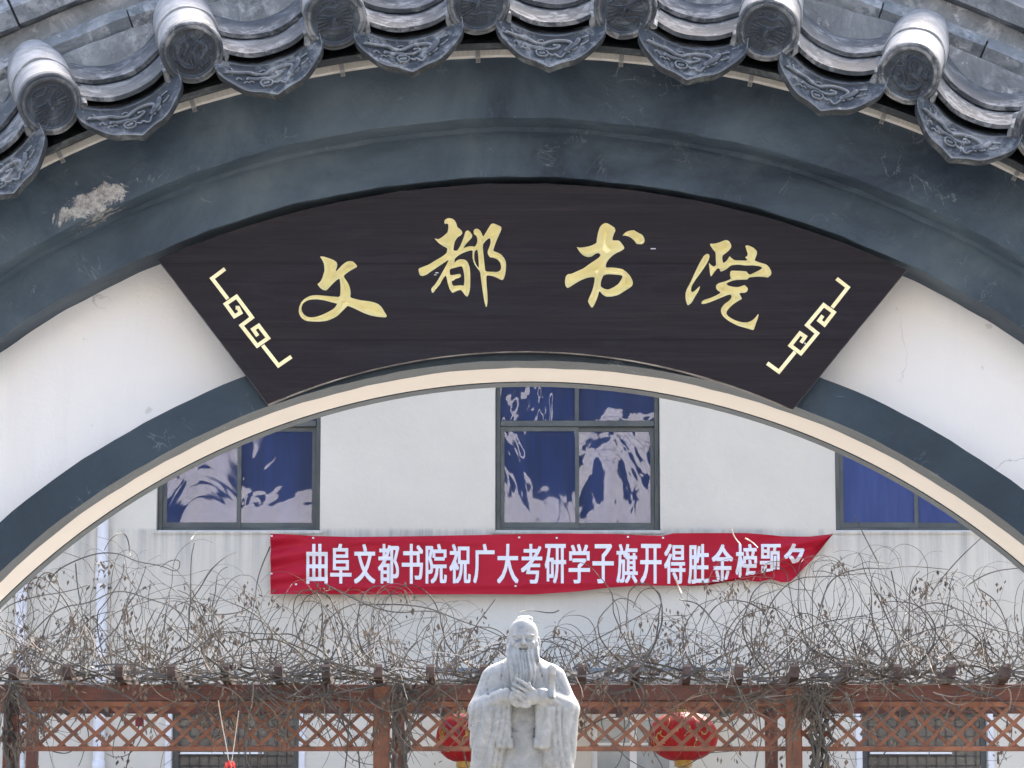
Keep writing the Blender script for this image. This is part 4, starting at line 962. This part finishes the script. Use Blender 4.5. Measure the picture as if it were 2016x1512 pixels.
# ------------------------------------------------------------------ statue
YS = 12.0
sx0 = at(1030, 1300, YS).x; S0 = at(1030, 1212, YS).z - 1.72                 # statue stands on its plinth at S0
pl = empty('statue_plinth', (sx0, YS, 0), 'tall stone plinth under the bearded statue, hidden below the frame', 'plinth')
mb = MB(); mb.box((sx0 - .5, YS - .45, .0), (sx0 + .5, YS + .45, .18)); mb.box((sx0 - .42, YS - .37, .181), (sx0 + .42, YS + .37, S0 - .121)); mb.box((sx0 - .48, YS - .43, S0 - .12), (sx0 + .48, YS + .43, S0 - .002))
mb.build('plinth_block', M['statue'], pl)
st = empty('statue', (sx0, YS, S0), 'pale grey marble statue of a bearded robed sage with folded hands', 'statue')
def ux(px): return (px - 1030) / 359.0
def uz(py): return 1.72 - (py - 1212) / 353.0
f4 = np.float32
def ell(X_, Y_, Z_, c, r):
    x, y, z = (X_ - c[0]) / r[0], (Y_ - c[1]) / r[1], (Z_ - c[2]) / r[2]
    k0 = np.sqrt(x * x + y * y + z * z); k1 = np.sqrt((x / r[0]) ** 2 + (y / r[1]) ** 2 + (z / r[2]) ** 2) + 1e-6
    return k0 * (k0 - 1) / k1
def cap(X_, Y_, Z_, a, b, ra, rb, sy=1.0):
    ax, ay, az = b[0] - a[0], (b[1] - a[1]) / sy, b[2] - a[2]; px, py, pz = X_ - a[0], (Y_ - a[1]) / sy, Z_ - a[2]
    t = np.clip((px * ax + py * ay + pz * az) / (ax * ax + ay * ay + az * az), 0, 1)
    return np.sqrt((px - ax * t) ** 2 + (py - ay * t) ** 2 + (pz - az * t) ** 2) - (ra + (rb - ra) * t)
def rbox(X_, Y_, Z_, c, h, r):
    qx, qy, qz = abs(X_ - c[0]) - h[0] + r, abs(Y_ - c[1]) - h[1] + r, abs(Z_ - c[2]) - h[2] + r
    return np.sqrt(np.maximum(qx, 0) ** 2 + np.maximum(qy, 0) ** 2 + np.maximum(qz, 0) ** 2) + np.minimum(np.maximum(qx, np.maximum(qy, qz)), 0) - r
def smin(a, b, k):
    h = np.clip(.5 + .5 * (b - a) / k, 0, 1); return b * (1 - h) + a * h - k * h * (1 - h)
def smax(a, b, k): return -smin(-a, -b, k)
def surface_net(name, fn, lo, hi, h, mat, parent, org, it=1):
    n_ = [int(math.ceil((hi[k] - lo[k]) / h)) + 1 for k in range(3)]
    ax = [np.linspace(lo[k], lo[k] + h * (n_[k] - 1), n_[k], dtype=f4) for k in range(3)]
    X_, Y_, Z_ = np.meshgrid(*ax, indexing='ij'); D_ = fn(X_, Y_, Z_).astype(f4)
    sgn = D_ < 0; c = np.zeros(tuple(k - 1 for k in n_), int); 
    offs = [(a, b, d) for a in (0, 1) for b in (0, 1) for d in (0, 1)]
    def corner(A, o): return A[o[0]:A.shape[0] - 1 + o[0], o[1]:A.shape[1] - 1 + o[1], o[2]:A.shape[2] - 1 + o[2]]
    for o in offs: c += corner(sgn, o)
    act = (c > 0) & (c < 8); I = np.argwhere(act); idm = -np.ones(act.shape, int); idm[act] = np.arange(len(I))
    acc = np.zeros((len(I), 3)); cnt = np.zeros(len(I))
    for a in range(8):
        for b in range(a + 1, 8):
            oa, ob = offs[a], offs[b]
            if sum(abs(oa[k] - ob[k]) for k in range(3)) != 1: continue
            da = D_[I[:, 0] + oa[0], I[:, 1] + oa[1], I[:, 2] + oa[2]]; db = D_[I[:, 0] + ob[0], I[:, 1] + ob[1], I[:, 2] + ob[2]]
            m_ = (da < 0) != (db < 0); t = np.where(m_, da / np.where(m_, da - db, 1), 0)
            for k in range(3): acc[:, k] += np.where(m_, oa[k] + (ob[k] - oa[k]) * t, 0)
            cnt += m_
    Pv = (I + acc / cnt[:, None]) * h + np.array(lo); quads = []
    for k in range(3):
        sl0 = [slice(None)] * 3; sl1 = [slice(None)] * 3; sl0[k] = slice(0, -1); sl1[k] = slice(1, None)
        s0, s1 = sgn[tuple(sl0)], sgn[tuple(sl1)]; E_ = np.argwhere(s0 != s1); u, v = [(1, 2), (2, 0), (0, 1)][k]
        ok = (E_[:, u] > 0) & (E_[:, v] > 0) & (E_[:, u] < n_[u] - 1) & (E_[:, v] < n_[v] - 1); E_ = E_[ok]
        def cell(du, dv):
            C_ = E_.copy(); C_[:, u] -= du; C_[:, v] -= dv; return idm[C_[:, 0], C_[:, 1], C_[:, 2]]
        q = np.c_[cell(1, 1), cell(0, 1), cell(0, 0), cell(1, 0)]; fl = s0[E_[:, 0], E_[:, 1], E_[:, 2]]
        q = np.where(fl[:, None], q, q[:, ::-1]); quads.append(q)
    Q = np.concatenate(quads); Q = Q[(Q >= 0).all(1)]
    me = bpy.data.meshes.new(name); V_ = Pv + np.array(org)
    me.vertices.add(len(V_)); me.vertices.foreach_set('co', V_.astype(f4).ravel())
    me.loops.add(len(Q) * 4); me.loops.foreach_set('vertex_index', Q.astype(np.int32).ravel())
    me.polygons.add(len(Q)); me.polygons.foreach_set('loop_start', np.arange(0, len(Q) * 4, 4, dtype=np.int32))
    me.update(calc_edges=True); me.validate(); me.shade_smooth(); return link(name, me, parent, mat)
def tab(Z_, zs_, vs_): return np.interp(Z_, zs_, vs_).astype(f4)
def robe(X, Y, Z):
    a = tab(Z, [0, .5, .9, 1.12, 1.28, 1.40, 1.455, 1.485, 1.52], [.27, .23, .19, .165, .19, .188, .145, .095, .06]); b = tab(Z, [0, .5, .9, 1.15, 1.3, 1.42, 1.47, 1.52], [.21, .18, .15, .135, .14, .13, .09, .06])
    rad = np.sqrt((X / a) ** 2 + ((Y + .0) / b) ** 2); d = (rad - 1) * np.minimum(a, b) * .9
    d = np.maximum(d, np.maximum(-Z, Z - 1.5))
    # skirt pleats
    d = d + .007 * np.sin(X * 75 + np.sin(Z * 6) * .8) * np.clip((1.0 - Z) / .2, 0, 1)
    for s, shx, elx in ((-1, -.165, -.222), (1, .17, .232)):
        d = smin(d, cap(X, Y, Z, (shx * .95, .0, 1.37), (elx, -.02, 1.20), .074, .074), .04)
        d = smin(d, cap(X, Y, Z, (elx, -.03, 1.20), (s * .10, -.185, 1.255), .070, .052), .03)
        # hanging sleeve: broad drape
        sl = cap(X, Y, Z, (s * .212, -.055, 1.19), (s * .195, -.06, .80), .088, .078)
        sl = smin(sl, cap(X, Y, Z, (s * .14, -.12, 1.19), (s * .15, -.11, .92), .062, .05), .05)
        cuff = rbox(X - s * .012 * np.sin((Z - .98) * 9), Y, Z, (s * .098, -.150, 1.125), (.046, .05, .147), .016)
        sl = smin(sl, cuff, .018)
        # drapery folds falling from the forearm
        u = X * s - .06; m_ = np.clip((1.27 - Z) / .08, 0, 1)
        ph = u * 66 + 7 * (Z - 1.0) * (u * 6) + 1.5 * np.sin(Z * 7 + s) + 1.3 * np.sin(u * 33 + Z * 6 + s * 2)
        fold_ = np.abs(np.sin(ph)) ** .7
        sl = sl - .0125 * (fold_ - .6) * m_ * np.clip(u / .03, 0, 1)
        d = smin(d, sl, .012)
        # creases at the elbow and upper arm
        for k, (z0, x0, an) in enumerate(((1.36, .19, 1.1), (1.30, .2, .7), (1.25, .17, .4), (1.215, .14, .2))):
            q = (X * s - x0) * math.sin(an) + (Z - z0) * math.cos(an); d = d + .006 * np.exp(-(q / .006) ** 2) * np.exp(-(((X * s - x0) ** 2 + (Z - z0) ** 2) / .004)) * (Y < .02)
        # zigzag hem lines on the cuff
        for (xa, za, xb, zb) in ((.062, 1.09, .092, 1.115), (.062, 1.045, .10, .99), (.058, 1.09, .062, 1.045)):
            L2 = (xb - xa) ** 2 + (zb - za) ** 2; t = np.clip(((X * s - xa) * (xb - xa) + (Z - za) * (zb - za)) / L2, 0, 1); q = np.hypot(X * s - xa - (xb - xa) * t, Z - za - (zb - za) * t); d = d + .0055 * np.exp(-(q / .0045) ** 2) * (Y < -.08)
    # outer vertical drape lines on the chest (open robe edge)
    for (pts) in (((-.10, 1.47), (-.118, 1.38), (-.105, 1.26)), ((.075, 1.45), (.10, 1.38), (.115, 1.33)), ((-.20, 1.34), (-.19, 1.28), (-.15, 1.235)), ((-.07, 1.45), (-.068, 1.3), (-.07, 1.25))):
        for (p0, p1) in zip(pts[:-1], pts[1:]):
            L2 = (p1[0] - p0[0]) ** 2 + (p1[1] - p0[1]) ** 2; t = np.clip(((X - p0[0]) * (p1[0] - p0[0]) + (Z - p0[1]) * (p1[1] - p0[1])) / L2, 0, 1); q = np.hypot(X - p0[0] - (p1[0] - p0[0]) * t, Z - p0[1] - (p1[1] - p0[1]) * t); d = d + .007 * np.exp(-(q / .005) ** 2) * (Y < 0)
    # belt and panel
    pan = rbox(X, Y, Z, (0, -.086, .60), (.056, .03, .58), .006); d = smin(d, pan, .006)
    belt = rbox(X, Y, Z, (0, -.100, 1.155), (.10, .035, .024), .008); d = smin(d, belt, .005)
    for z0 in (1.119, 1.065): d = d - .004 * np.exp(-((Z - z0) / .0035) ** 2) * (np.abs(X) < .055) * (Y < -.1)
    d = d - .004 * np.exp(-(X / .0035) ** 2) * (np.abs(Z - 1.092) < .027) * (Y < -.1)
    for k in range(6): d = d + .004 * np.exp(-((X + .045 - k * .018) / .003) ** 2) * (np.abs(Z - 1.155) < .02) * (Y < -.1)
    # inward V of the collar under the beard
    return d
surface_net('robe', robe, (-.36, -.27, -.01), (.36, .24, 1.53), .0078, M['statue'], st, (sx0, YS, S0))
def head(X, Y, Z):
    X = X - .001
    d = smin(ell(X, Y, Z, (0, -.012, 1.595), (.079, .094, .108)), ell(X, Y, Z, (0, .0, 1.628), (.074, .088, .070)), .02)
    d = smin(d, ell(X, Y, Z, (0, -.045, 1.545), (.066, .068, .075)), .03)
    for s in (-1, 1):
        d = smin(d, ell(X, Y, Z, (s * .036, -.098, 1.553), (.024, .018, .022)), .018)           # cheeks
        d = smin(d, cap(X, Y, Z, (s * .014, -.104, 1.606), (s * .056, -.086, 1.600), .0070, .006), .007)   # brow
        sock = ell(X, Y, Z, (s * .034, -.114, 1.579), (.027, .022, .0155)); d = smax(d, -sock, .006)
        d = smin(d, ell(X, Y, Z, (s * .033, -.090, 1.577), (.0195, .014, .0105)), .002)
        d = smin(d, cap(X, Y, Z, (s * .014, -.101, 1.586), (s * .056, -.090, 1.583), .0040, .0034), .002)
        d = smin(d, cap(X, Y, Z, (s * .016, -.100, 1.567), (s * .052, -.091, 1.567), .0034, .0026), .003)
        d = smin(d, ell(X, Y, Z, (s * .084, -.005, 1.567), (.011, .022, .036)), .003)               # ear
        d = smin(d, ell(X, Y, Z, (s * .084, -.008, 1.534), (.010, .013, .015)), .003)
        d = d + .003 * np.exp(-(((X - s * .052) * .8 + s * 0 + (Z - 1.545) * s * .6) / .004) ** 2) * np.exp(-((Z - 1.55) / .02) ** 2) * (Y < -.06)
    d = smin(d, cap(X, Y, Z, (0, -.104, 1.594), (0, -.131, 1.557), .006, .0125), .005)          # nose
    for s in (-1, 1): d = smin(d, ell(X, Y, Z, (s * .011, -.116, 1.553), (.0075, .008, .0065)), .004)
    # hair cap with centre swell, band and top knot
    hr = ell(X, Y, Z, (0, .012, 1.618), (.085, .094, .090)); hr = smax(hr, -(Z - 1.628 - .35 * (Y + .10) * 0 + (Y + .078) * -1.6), .012)
    hr = hr + .0022 * np.sin(np.arctan2(X, Z - 1.56) * 46) ; d = smin(d, hr, .006)
    d = smin(d, ell(X, Y, Z, (.006, .012, 1.70), (.047, .045, .022)), .012)
    d = smin(d, rbox(X, Y, Z, (.028, .01, 1.693), (.020, .03, .016), .006), .006)
    # beard: strands falling to the hands
    hw = tab(Z, [1.28, 1.34, 1.42, 1.48, 1.53, 1.56], [.050, .062, .078, .086, .082, .06]); hb = tab(Z, [1.28, 1.4, 1.5, 1.56], [.030, .045, .050, .03]); yc = tab(Z, [1.28, 1.4, 1.5, 1.56], [-.158, -.135, -.085, -.06])
    br = (np.sqrt(((X + .006) / hw) ** 2 + ((Y - yc) / hb) ** 2) - 1) * hb * .8; br = np.maximum(br, np.maximum(1.30 + .0 * X - Z, Z - (1.490 + 1.3 * np.minimum(np.abs(X), .06))))
    br = br + .0032 * np.sin(X * 270 + 2.2 * np.sin(Z * 26) + 3 * np.sin(X * 40)) + .0022 * np.sin(X * 120 + Z * 22)
    d = smin(d, br, .008)
    # side locks joining hair and beard
    for s in (-1, 1):
        d = smin(d, cap(X, Y, Z, (s * .070, -.055, 1.56), (s * .066, -.085, 1.47), .014, .020), .012)
        # moustache
        d = smin(d, cap(X, Y, Z, (s * .010, -.121, 1.541), (s * .030, -.115, 1.531), .0034, .0052), .003)
        d = smin(d, cap(X, Y, Z, (s * .030, -.115, 1.531), (s * .047, -.122, 1.450), .0060, .0045), .003)
    d = smin(d, cap(X, Y, Z, (-.012, -.116, 1.517), (.012, -.116, 1.517), .0048, .0048), .003)      # lower lip
    d = d + .009 * np.exp(-((Z - 1.524) / .0036) ** 2) * (np.abs(X) < .020) * (Y < -.09)
    d = smin(d, cap(X, Y, Z, (0, -.112, 1.506), (0, -.135, 1.42), .012, .016), .008)
    return d
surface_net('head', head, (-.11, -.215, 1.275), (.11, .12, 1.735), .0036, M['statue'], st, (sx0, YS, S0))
def hands(X, Y, Z):
    d = ell(X, Y, Z, (.036, -.232, 1.258), (.044, .020, .050))                                    # back of the upper hand
    d = smin(d, cap(X, Y, Z, (.04, -.225, 1.25), (.088, -.19, 1.245), .032, .034), .02)
    F_ = [((.034, 1.300), (-.004, 1.328), (-.040, 1.350)), ((.014, 1.288), (-.024, 1.306), (-.056, 1.322)), ((.004, 1.262), (-.030, 1.280), (-.058, 1.297)), ((.0, 1.236), (-.028, 1.255), (-.052, 1.270))]
    for k, (a, b, c) in enumerate(F_):
        fd = cap(X, Y, Z, (a[0] + .012, -.246, a[1] - .01), (b[0], -.256, b[1]), .0115, .0105); fd = smin(fd, cap(X, Y, Z, (b[0], -.256, b[1]), (c[0], -.246, c[1]), .0105, .0085), .004)
        d = smin(d, fd, .0035)
    d = smin(d, cap(X, Y, Z, (.045, -.238, 1.285), (.03, -.245, 1.325), .012, .009), .006)       # thumb
    # lower hand closing from the viewer's left
    l = ell(X, Y, Z, (-.030, -.215, 1.243), (.040, .022, .046)); l = smin(l, cap(X, Y, Z, (-.04, -.21, 1.25), (-.09, -.185, 1.25), .032, .034), .02)
    for k, (a, b) in enumerate((((-.048, 1.245), (-.020, 1.207)), ((-.030, 1.236), (-.002, 1.200)), ((-.010, 1.232), (.016, 1.199)), ((.008, 1.232), (.032, 1.203)))):
        l = smin(l, cap(X, Y, Z, (a[0], -.232, a[1]), (b[0], -.236, b[1]), .0115, .009), .003)
    return smin(d, l, .003)
surface_net('hands', hands, (-.15, -.285, 1.17), (.15, -.14, 1.375), .0034, M['statue'], st, (sx0, YS, S0))
mb = MB()
mb.tube([(sx0 + .152, YS - .205, S0 + 1.25), (sx0 + .153, YS - .20, S0 + 1.375)], [.022, .019], 12)
mb.lathe([(.0, -.03), (.016, -.028), (.024, -.012), (.019, 0), (.026, .012), (.020, .026), (.012, .036), (0, .038)], 16, (sx0 + .155, YS - .195, S0 + 1.395))
mb.build('sword_hilt', M['statue'], st, smooth=True)

# ------------------------------------------------------------------ climbing vines on the pergola
def env(px):
    """photo height (px) that the tangle reaches over the pergola at column px"""
    return np.interp(px, [-60, 0, 60, 130, 200, 300, 400, 470, 540, 640, 740, 830, 900, 960, 1080, 1140, 1200, 1260, 1330, 1400, 1480, 1560, 1640, 1720, 1790, 1870, 1940, 2020, 2080],
                     [1200, 1210, 1170, 1120, 1085, 1110, 1125, 1150, 1190, 1180, 1180, 1200, 1230, 1290, 1290, 1270, 1190, 1175, 1170, 1160, 1180, 1130, 1120, 1105, 1115, 1140, 1150, 1170, 1180])
def vine(px0, px1, label, nstem, ntw, nleaf, hang, seed, root=None):
    r = np.random.default_rng(seed)
    e = empty('climbing_vine', (X((px0 + px1) / 2, YG), YG + .4, 0), label, 'vine', 'bare vines heaped over the pergola')
    stems = MB(); tw = MB(); leaves = []; straw = MB()
    def P(px, py, Y): return at(px, py, Y)
    def strand(px, py, Y, ang, ln, cur, w0, w1, target, jit=.09, n=None, soft=True):
        n = n or max(6, int(ln / 7)); st_ = ln / n; pts = []; k = cur
        for i in range(n + 1):
            pts.append(P(px, py, Y)); k += r.normal() * .012; k *= .985
            ang += k + r.normal() * jit
            px += st_ * math.cos(ang); py -= st_ * math.sin(ang); Y += r.normal() * .012
            Y = min(max(Y, YG - .32), YG + 2.5)
            if soft:
                lim = env(px)
                if py < lim: ang += (-.17 if math.cos(ang) > 0 else .17)
                if py > 1352 and hang == 0 and math.sin(ang) < 0: ang += (.3 if math.cos(ang) > 0 else -.3)
            if r.random() < .10: leaves.append((pts[-1], r.random()))
        target.tube(pts, [w0 + (w1 - w0) * i / n for i in range(n + 1)], 3); return pts
    def depth(): return YG + float(r.choice([-.36, -.22, -.12, .1, .35, .7, 1.1, 1.6, 2.1]))
    W_ = px1 - px0
    for i in range(nstem):                                       # sinuous main runners, mostly lying along the beams
        strand(px0 + W_ * r.random() * 1.0, 1345 - abs(r.normal()) * 14, depth(), r.choice([0, math.pi]) + r.normal() * .35, 130 + r.random() * 260, r.normal() * .03, .0075 + r.random() * .004, .003, stems)
    for i in range(int(ntw * .24)):                              # low mat
        strand(px0 + W_ * r.random(), 1350 - abs(r.normal()) * 30, depth(), r.random() * math.pi, 60 + r.random() * 130, r.normal() * .05, .0032 + r.random() * .0026, .0014, stems if r.random() < .4 else tw, .11)
    for i in range(int(ntw * .125)):                              # arching shoots
        px = px0 + W_ * r.random(); up = 1340 - env(px)
        strand(px, 1335 - r.random() * 30, depth(), math.pi / 2 + r.normal() * .55, up * (.7 + r.random() * 1.1), r.choice([-1, 1]) * (.004 + .030 * r.random()), .003 + r.random() * .0035, .0012, tw if r.random() < .5 else stems, .10)
    for i in range(int(ntw * .11)):                              # loops within the heap
        px = px0 + W_ * r.random(); py = 1345 - (1345 - env(px)) * r.random() ** 1.5
        strand(px, py, depth(), r.random() * 6.28, 50 + r.random() * 160, r.choice([-1, 1]) * (.01 + .09 * r.random() ** 2), .0022 + r.random() * .002, .0012, tw, .12)
    for (hx, hw_, cnt) in ([] if hang == 0 else hang):           # strands hanging over beam and lattice
        for i in range(int(cnt * .8)):
            strand(hx + r.normal() * hw_, 1335 + r.random() * 40, YG - .08 - .25 * r.random(), -math.pi / 2 + r.normal() * 1.0, 50 + r.random() * 170, r.normal() * .07, .0035 + r.random() * .0035, .0016, stems if r.random() < .6 else tw, .07, soft=False)
    if root:
        for i in range(root[1]):
            px = root[0] + r.normal() * 7; pts = []
            for j in range(16):
                f_ = j / 15; pts.append(P(px + 9 * math.sin(f_ * 7 + i * 1.3) + (f_ * r.normal() * 10), 1560 - 215 * f_, YG - .06 - .05 * math.sin(i + f_ * 4)))
            stems.tube(pts, [.013 - .006 * j / 15 for j in range(16)], 6)
        pts = [P(root[0] + 5 * math.sin(j), 1560, YG - .1) * (1 - j / 5) + Vector((X(root[0], YG), YG - .15, 0)) * (j / 5) for j in range(6)]; stems.tube(pts, .022, 7)
    for i in range(5 + int(W_ / 90)):                            # a few bleached straws that catch the light
        strand(px0 + W_ * r.random(), 1330 - r.random() * 60, YG - .3, r.choice([.9, 2.2, -1.2]) + r.normal() * .4, 30 + r.random() * 60, r.normal() * .05, .0034, .0022, straw, .05, soft=False)
    stems.build('stem', M['stem'], e); tw.build('tendrils', M['tendril'], e, kind='stuff'); straw.build('dry_twigs', M['drytwig'], e, kind='stuff')
    r.shuffle(leaves); V_ = []; F_ = []
    # clusters of curled hanging leaves
    cl = [leaves[int(k)][0] for k in r.integers(0, len(leaves), nleaf // 7)]
    for c in cl:
        for q in range(int(r.integers(2, 13))):
            o = c + Vector((r.normal() * .035, r.normal() * .03, r.normal() * .035 - .02)); L_ = .022 + r.random() * .028; w = L_ * (.16 + .2 * r.random()); a = r.random() * 6.28; ti_ = r.normal() * .5
            d_ = Vector((math.sin(ti_) * math.cos(a), math.sin(ti_) * math.sin(a), -math.cos(ti_))); sd_ = Vector((math.cos(a), math.sin(a), 0)); up_ = d_.cross(sd_)
            b0 = len(V_); V_ += [tuple(o), tuple(o + d_ * L_ * .45 + sd_ * w + up_ * w * .5), tuple(o + d_ * L_ * .5 - up_ * w * .3), tuple(o + d_ * L_ * .45 - sd_ * w + up_ * w * .5), tuple(o + d_ * L_ + up_ * w * .4)]
            F_ += [(b0, b0 + 1, b0 + 2), (b0, b0 + 2, b0 + 3), (b0 + 1, b0 + 4, b0 + 2), (b0 + 3, b0 + 2, b0 + 4)]
    o = mesh('dry_leaves', V_, F_, M['leaf'], e); o['kind'] = 'stuff'
    return e
def arcs(e, lists, w=.0052, Yd=None, mat='stem'):
    """long single shoots that stand out of the heap"""
    mb = MB(); r = np.random.default_rng(len(lists) * 13 + 5)
    for pl_ in lists:
        Yv = YG + (r.random() * .8 - .2 if Yd is None else Yd); P_ = smoothpl(pl_, 3); P_ = [at(x, y, Yv + .1 * math.sin(i * .15)) for i, (x, y) in enumerate(P_)]
        mb.tube(P_, [w * (1 - .55 * i / len(P_)) for i in range(len(P_))], 4)
    mb.build('long_shoots', M[mat], e, kind='stuff')
v1 = vine(-50, 330, 'bare vine tangle with the tallest mound, over the left end of the pergola', 34, 330, 1500, [(60, 40, 10), (20, 10, 26)], 11, (22, 7))
v2 = vine(330, 760, 'bare vine tangle draped over the lattice below the left half of the banner', 46, 380, 800, [(430, 40, 22), (560, 50, 60), (680, 50, 34)], 23, (787, 6))
v3 = vine(760, 1010, 'sparse bare vine tangle just left of the statue', 26, 190, 380, [(790, 16, 40), (860, 40, 18)], 37)
v4 = vine(1060, 1480, 'bare vine tangle between the statue and the right lattice post', 44, 330, 900, [(1260, 60, 12), (1440, 30, 22)], 41)
v5 = vine(1480, 2080, 'widest bare vine tangle, climbing the right lattice post and spreading to the right edge', 60, 560, 1700, [(1500, 30, 16), (1600, 22, 50), (1680, 40, 18), (1850, 80, 14)], 53, (1612, 12))
def zl(L, ox=0, oy=950, s=2.69): return [(ox + x / s, oy + y / s) for x, y in L]
arcs(v1, [zl([(0,690),(60,640),(200,600),(350,580),(480,540)]), zl([(250,570),(280,480),(380,420),(520,370),(640,375),(720,420),(860,440),(940,480),(960,410),(900,410),(850,450)]), zl([(690,390),(680,300),(650,260),(590,290),(550,360)]),
          zl([(400,430),(410,560),(440,700),(450,900)]), zl([(560,1000),(500,700),(560,640),(650,500),(660,420)]), zl([(130,840),(300,660),(480,640),(620,560),(800,620),(930,660),(990,760),(1000,900)])])
arcs(v2, [zl([(1000,740),(1000,640),(1060,560),(1110,470),(1180,400),(1265,360)]), zl([(990,860),(1010,640),(1010,400),(1030,320)]), zl([(1130,900),(1080,740),(1020,600),(940,570)]), zl([(1430,340),(1370,480),(1350,600),(1370,690),(1440,900)]),
          zl([(1080,700),(1200,700),(1300,680),(1340,650)]), zl([(1500,960),(1560,860),(1620,700),(1700,620)])])
arcs(v5, [zl([(780,760),(830,560),(900,480),(1060,450),(1140,460),(1270,440),(1480,460)],1316), zl([(1120,440),(1040,290),(985,170)],1316,950), zl([(500,740),(560,600),(680,500),(830,500),(1050,480)],1316), zl([(1180,470),(1200,560),(1220,700),(1130,900)],1316),
          zl([(1560,560),(1700,470),(1883,450)],1316), zl([(1380,620),(1420,540),(1540,400),(1660,290)],1316), zl([(1250,700),(1400,620),(1560,680),(1700,760),(1883,810)],1316), zl([(1100,1010),(1160,880),(1330,790),(1500,750),(1640,760),(1800,800)],1316),
          zl([(1640,560),(1760,640),(1830,900)],1316), zl([(1270,900),(1275,700),(1280,520),(1330,470)],1316)])
arcs(v4, [zl([(330,1000),(290,860),(310,780),(440,620),(600,560)],1316), zl([(270,980),(360,740),(430,690),(560,660)],1316), zl([(470,980),(430,800),(470,640)],1316), zl([(60,620),(170,640),(270,780),(300,900)],1316), [(1110, 1320), (1150, 1270), (1210, 1240), (1300, 1190)], [(1100, 1202), (1085, 1208), (1040, 1200), (1020, 1206)]])
arcs(v3, [[(640, 1150), (760, 1210), (850, 1200), (885, 1215), (870, 1240)], [(700, 1190), (830, 1190), (900, 1220), (960, 1240), (1000, 1260)], [(890, 1320), (930, 1240), (975, 1180)]])
arcs(v4, [[(1440, 1040), (1446, 1058), (1458, 1072)], [(1468, 1060), (1480, 1066), (1492, 1078)], [(1330, 1140), (1336, 1155), (1342, 1168)]], .006, -.25, 'drytwig')
arcs(v2, [[(376, 1062), (385, 1050), (389, 1045)], [(430, 1380), (436, 1420), (446, 1470), (452, 1508)], [(470, 1400), (462, 1460), (455, 1508)]], .0045, -.4, 'drytwig')
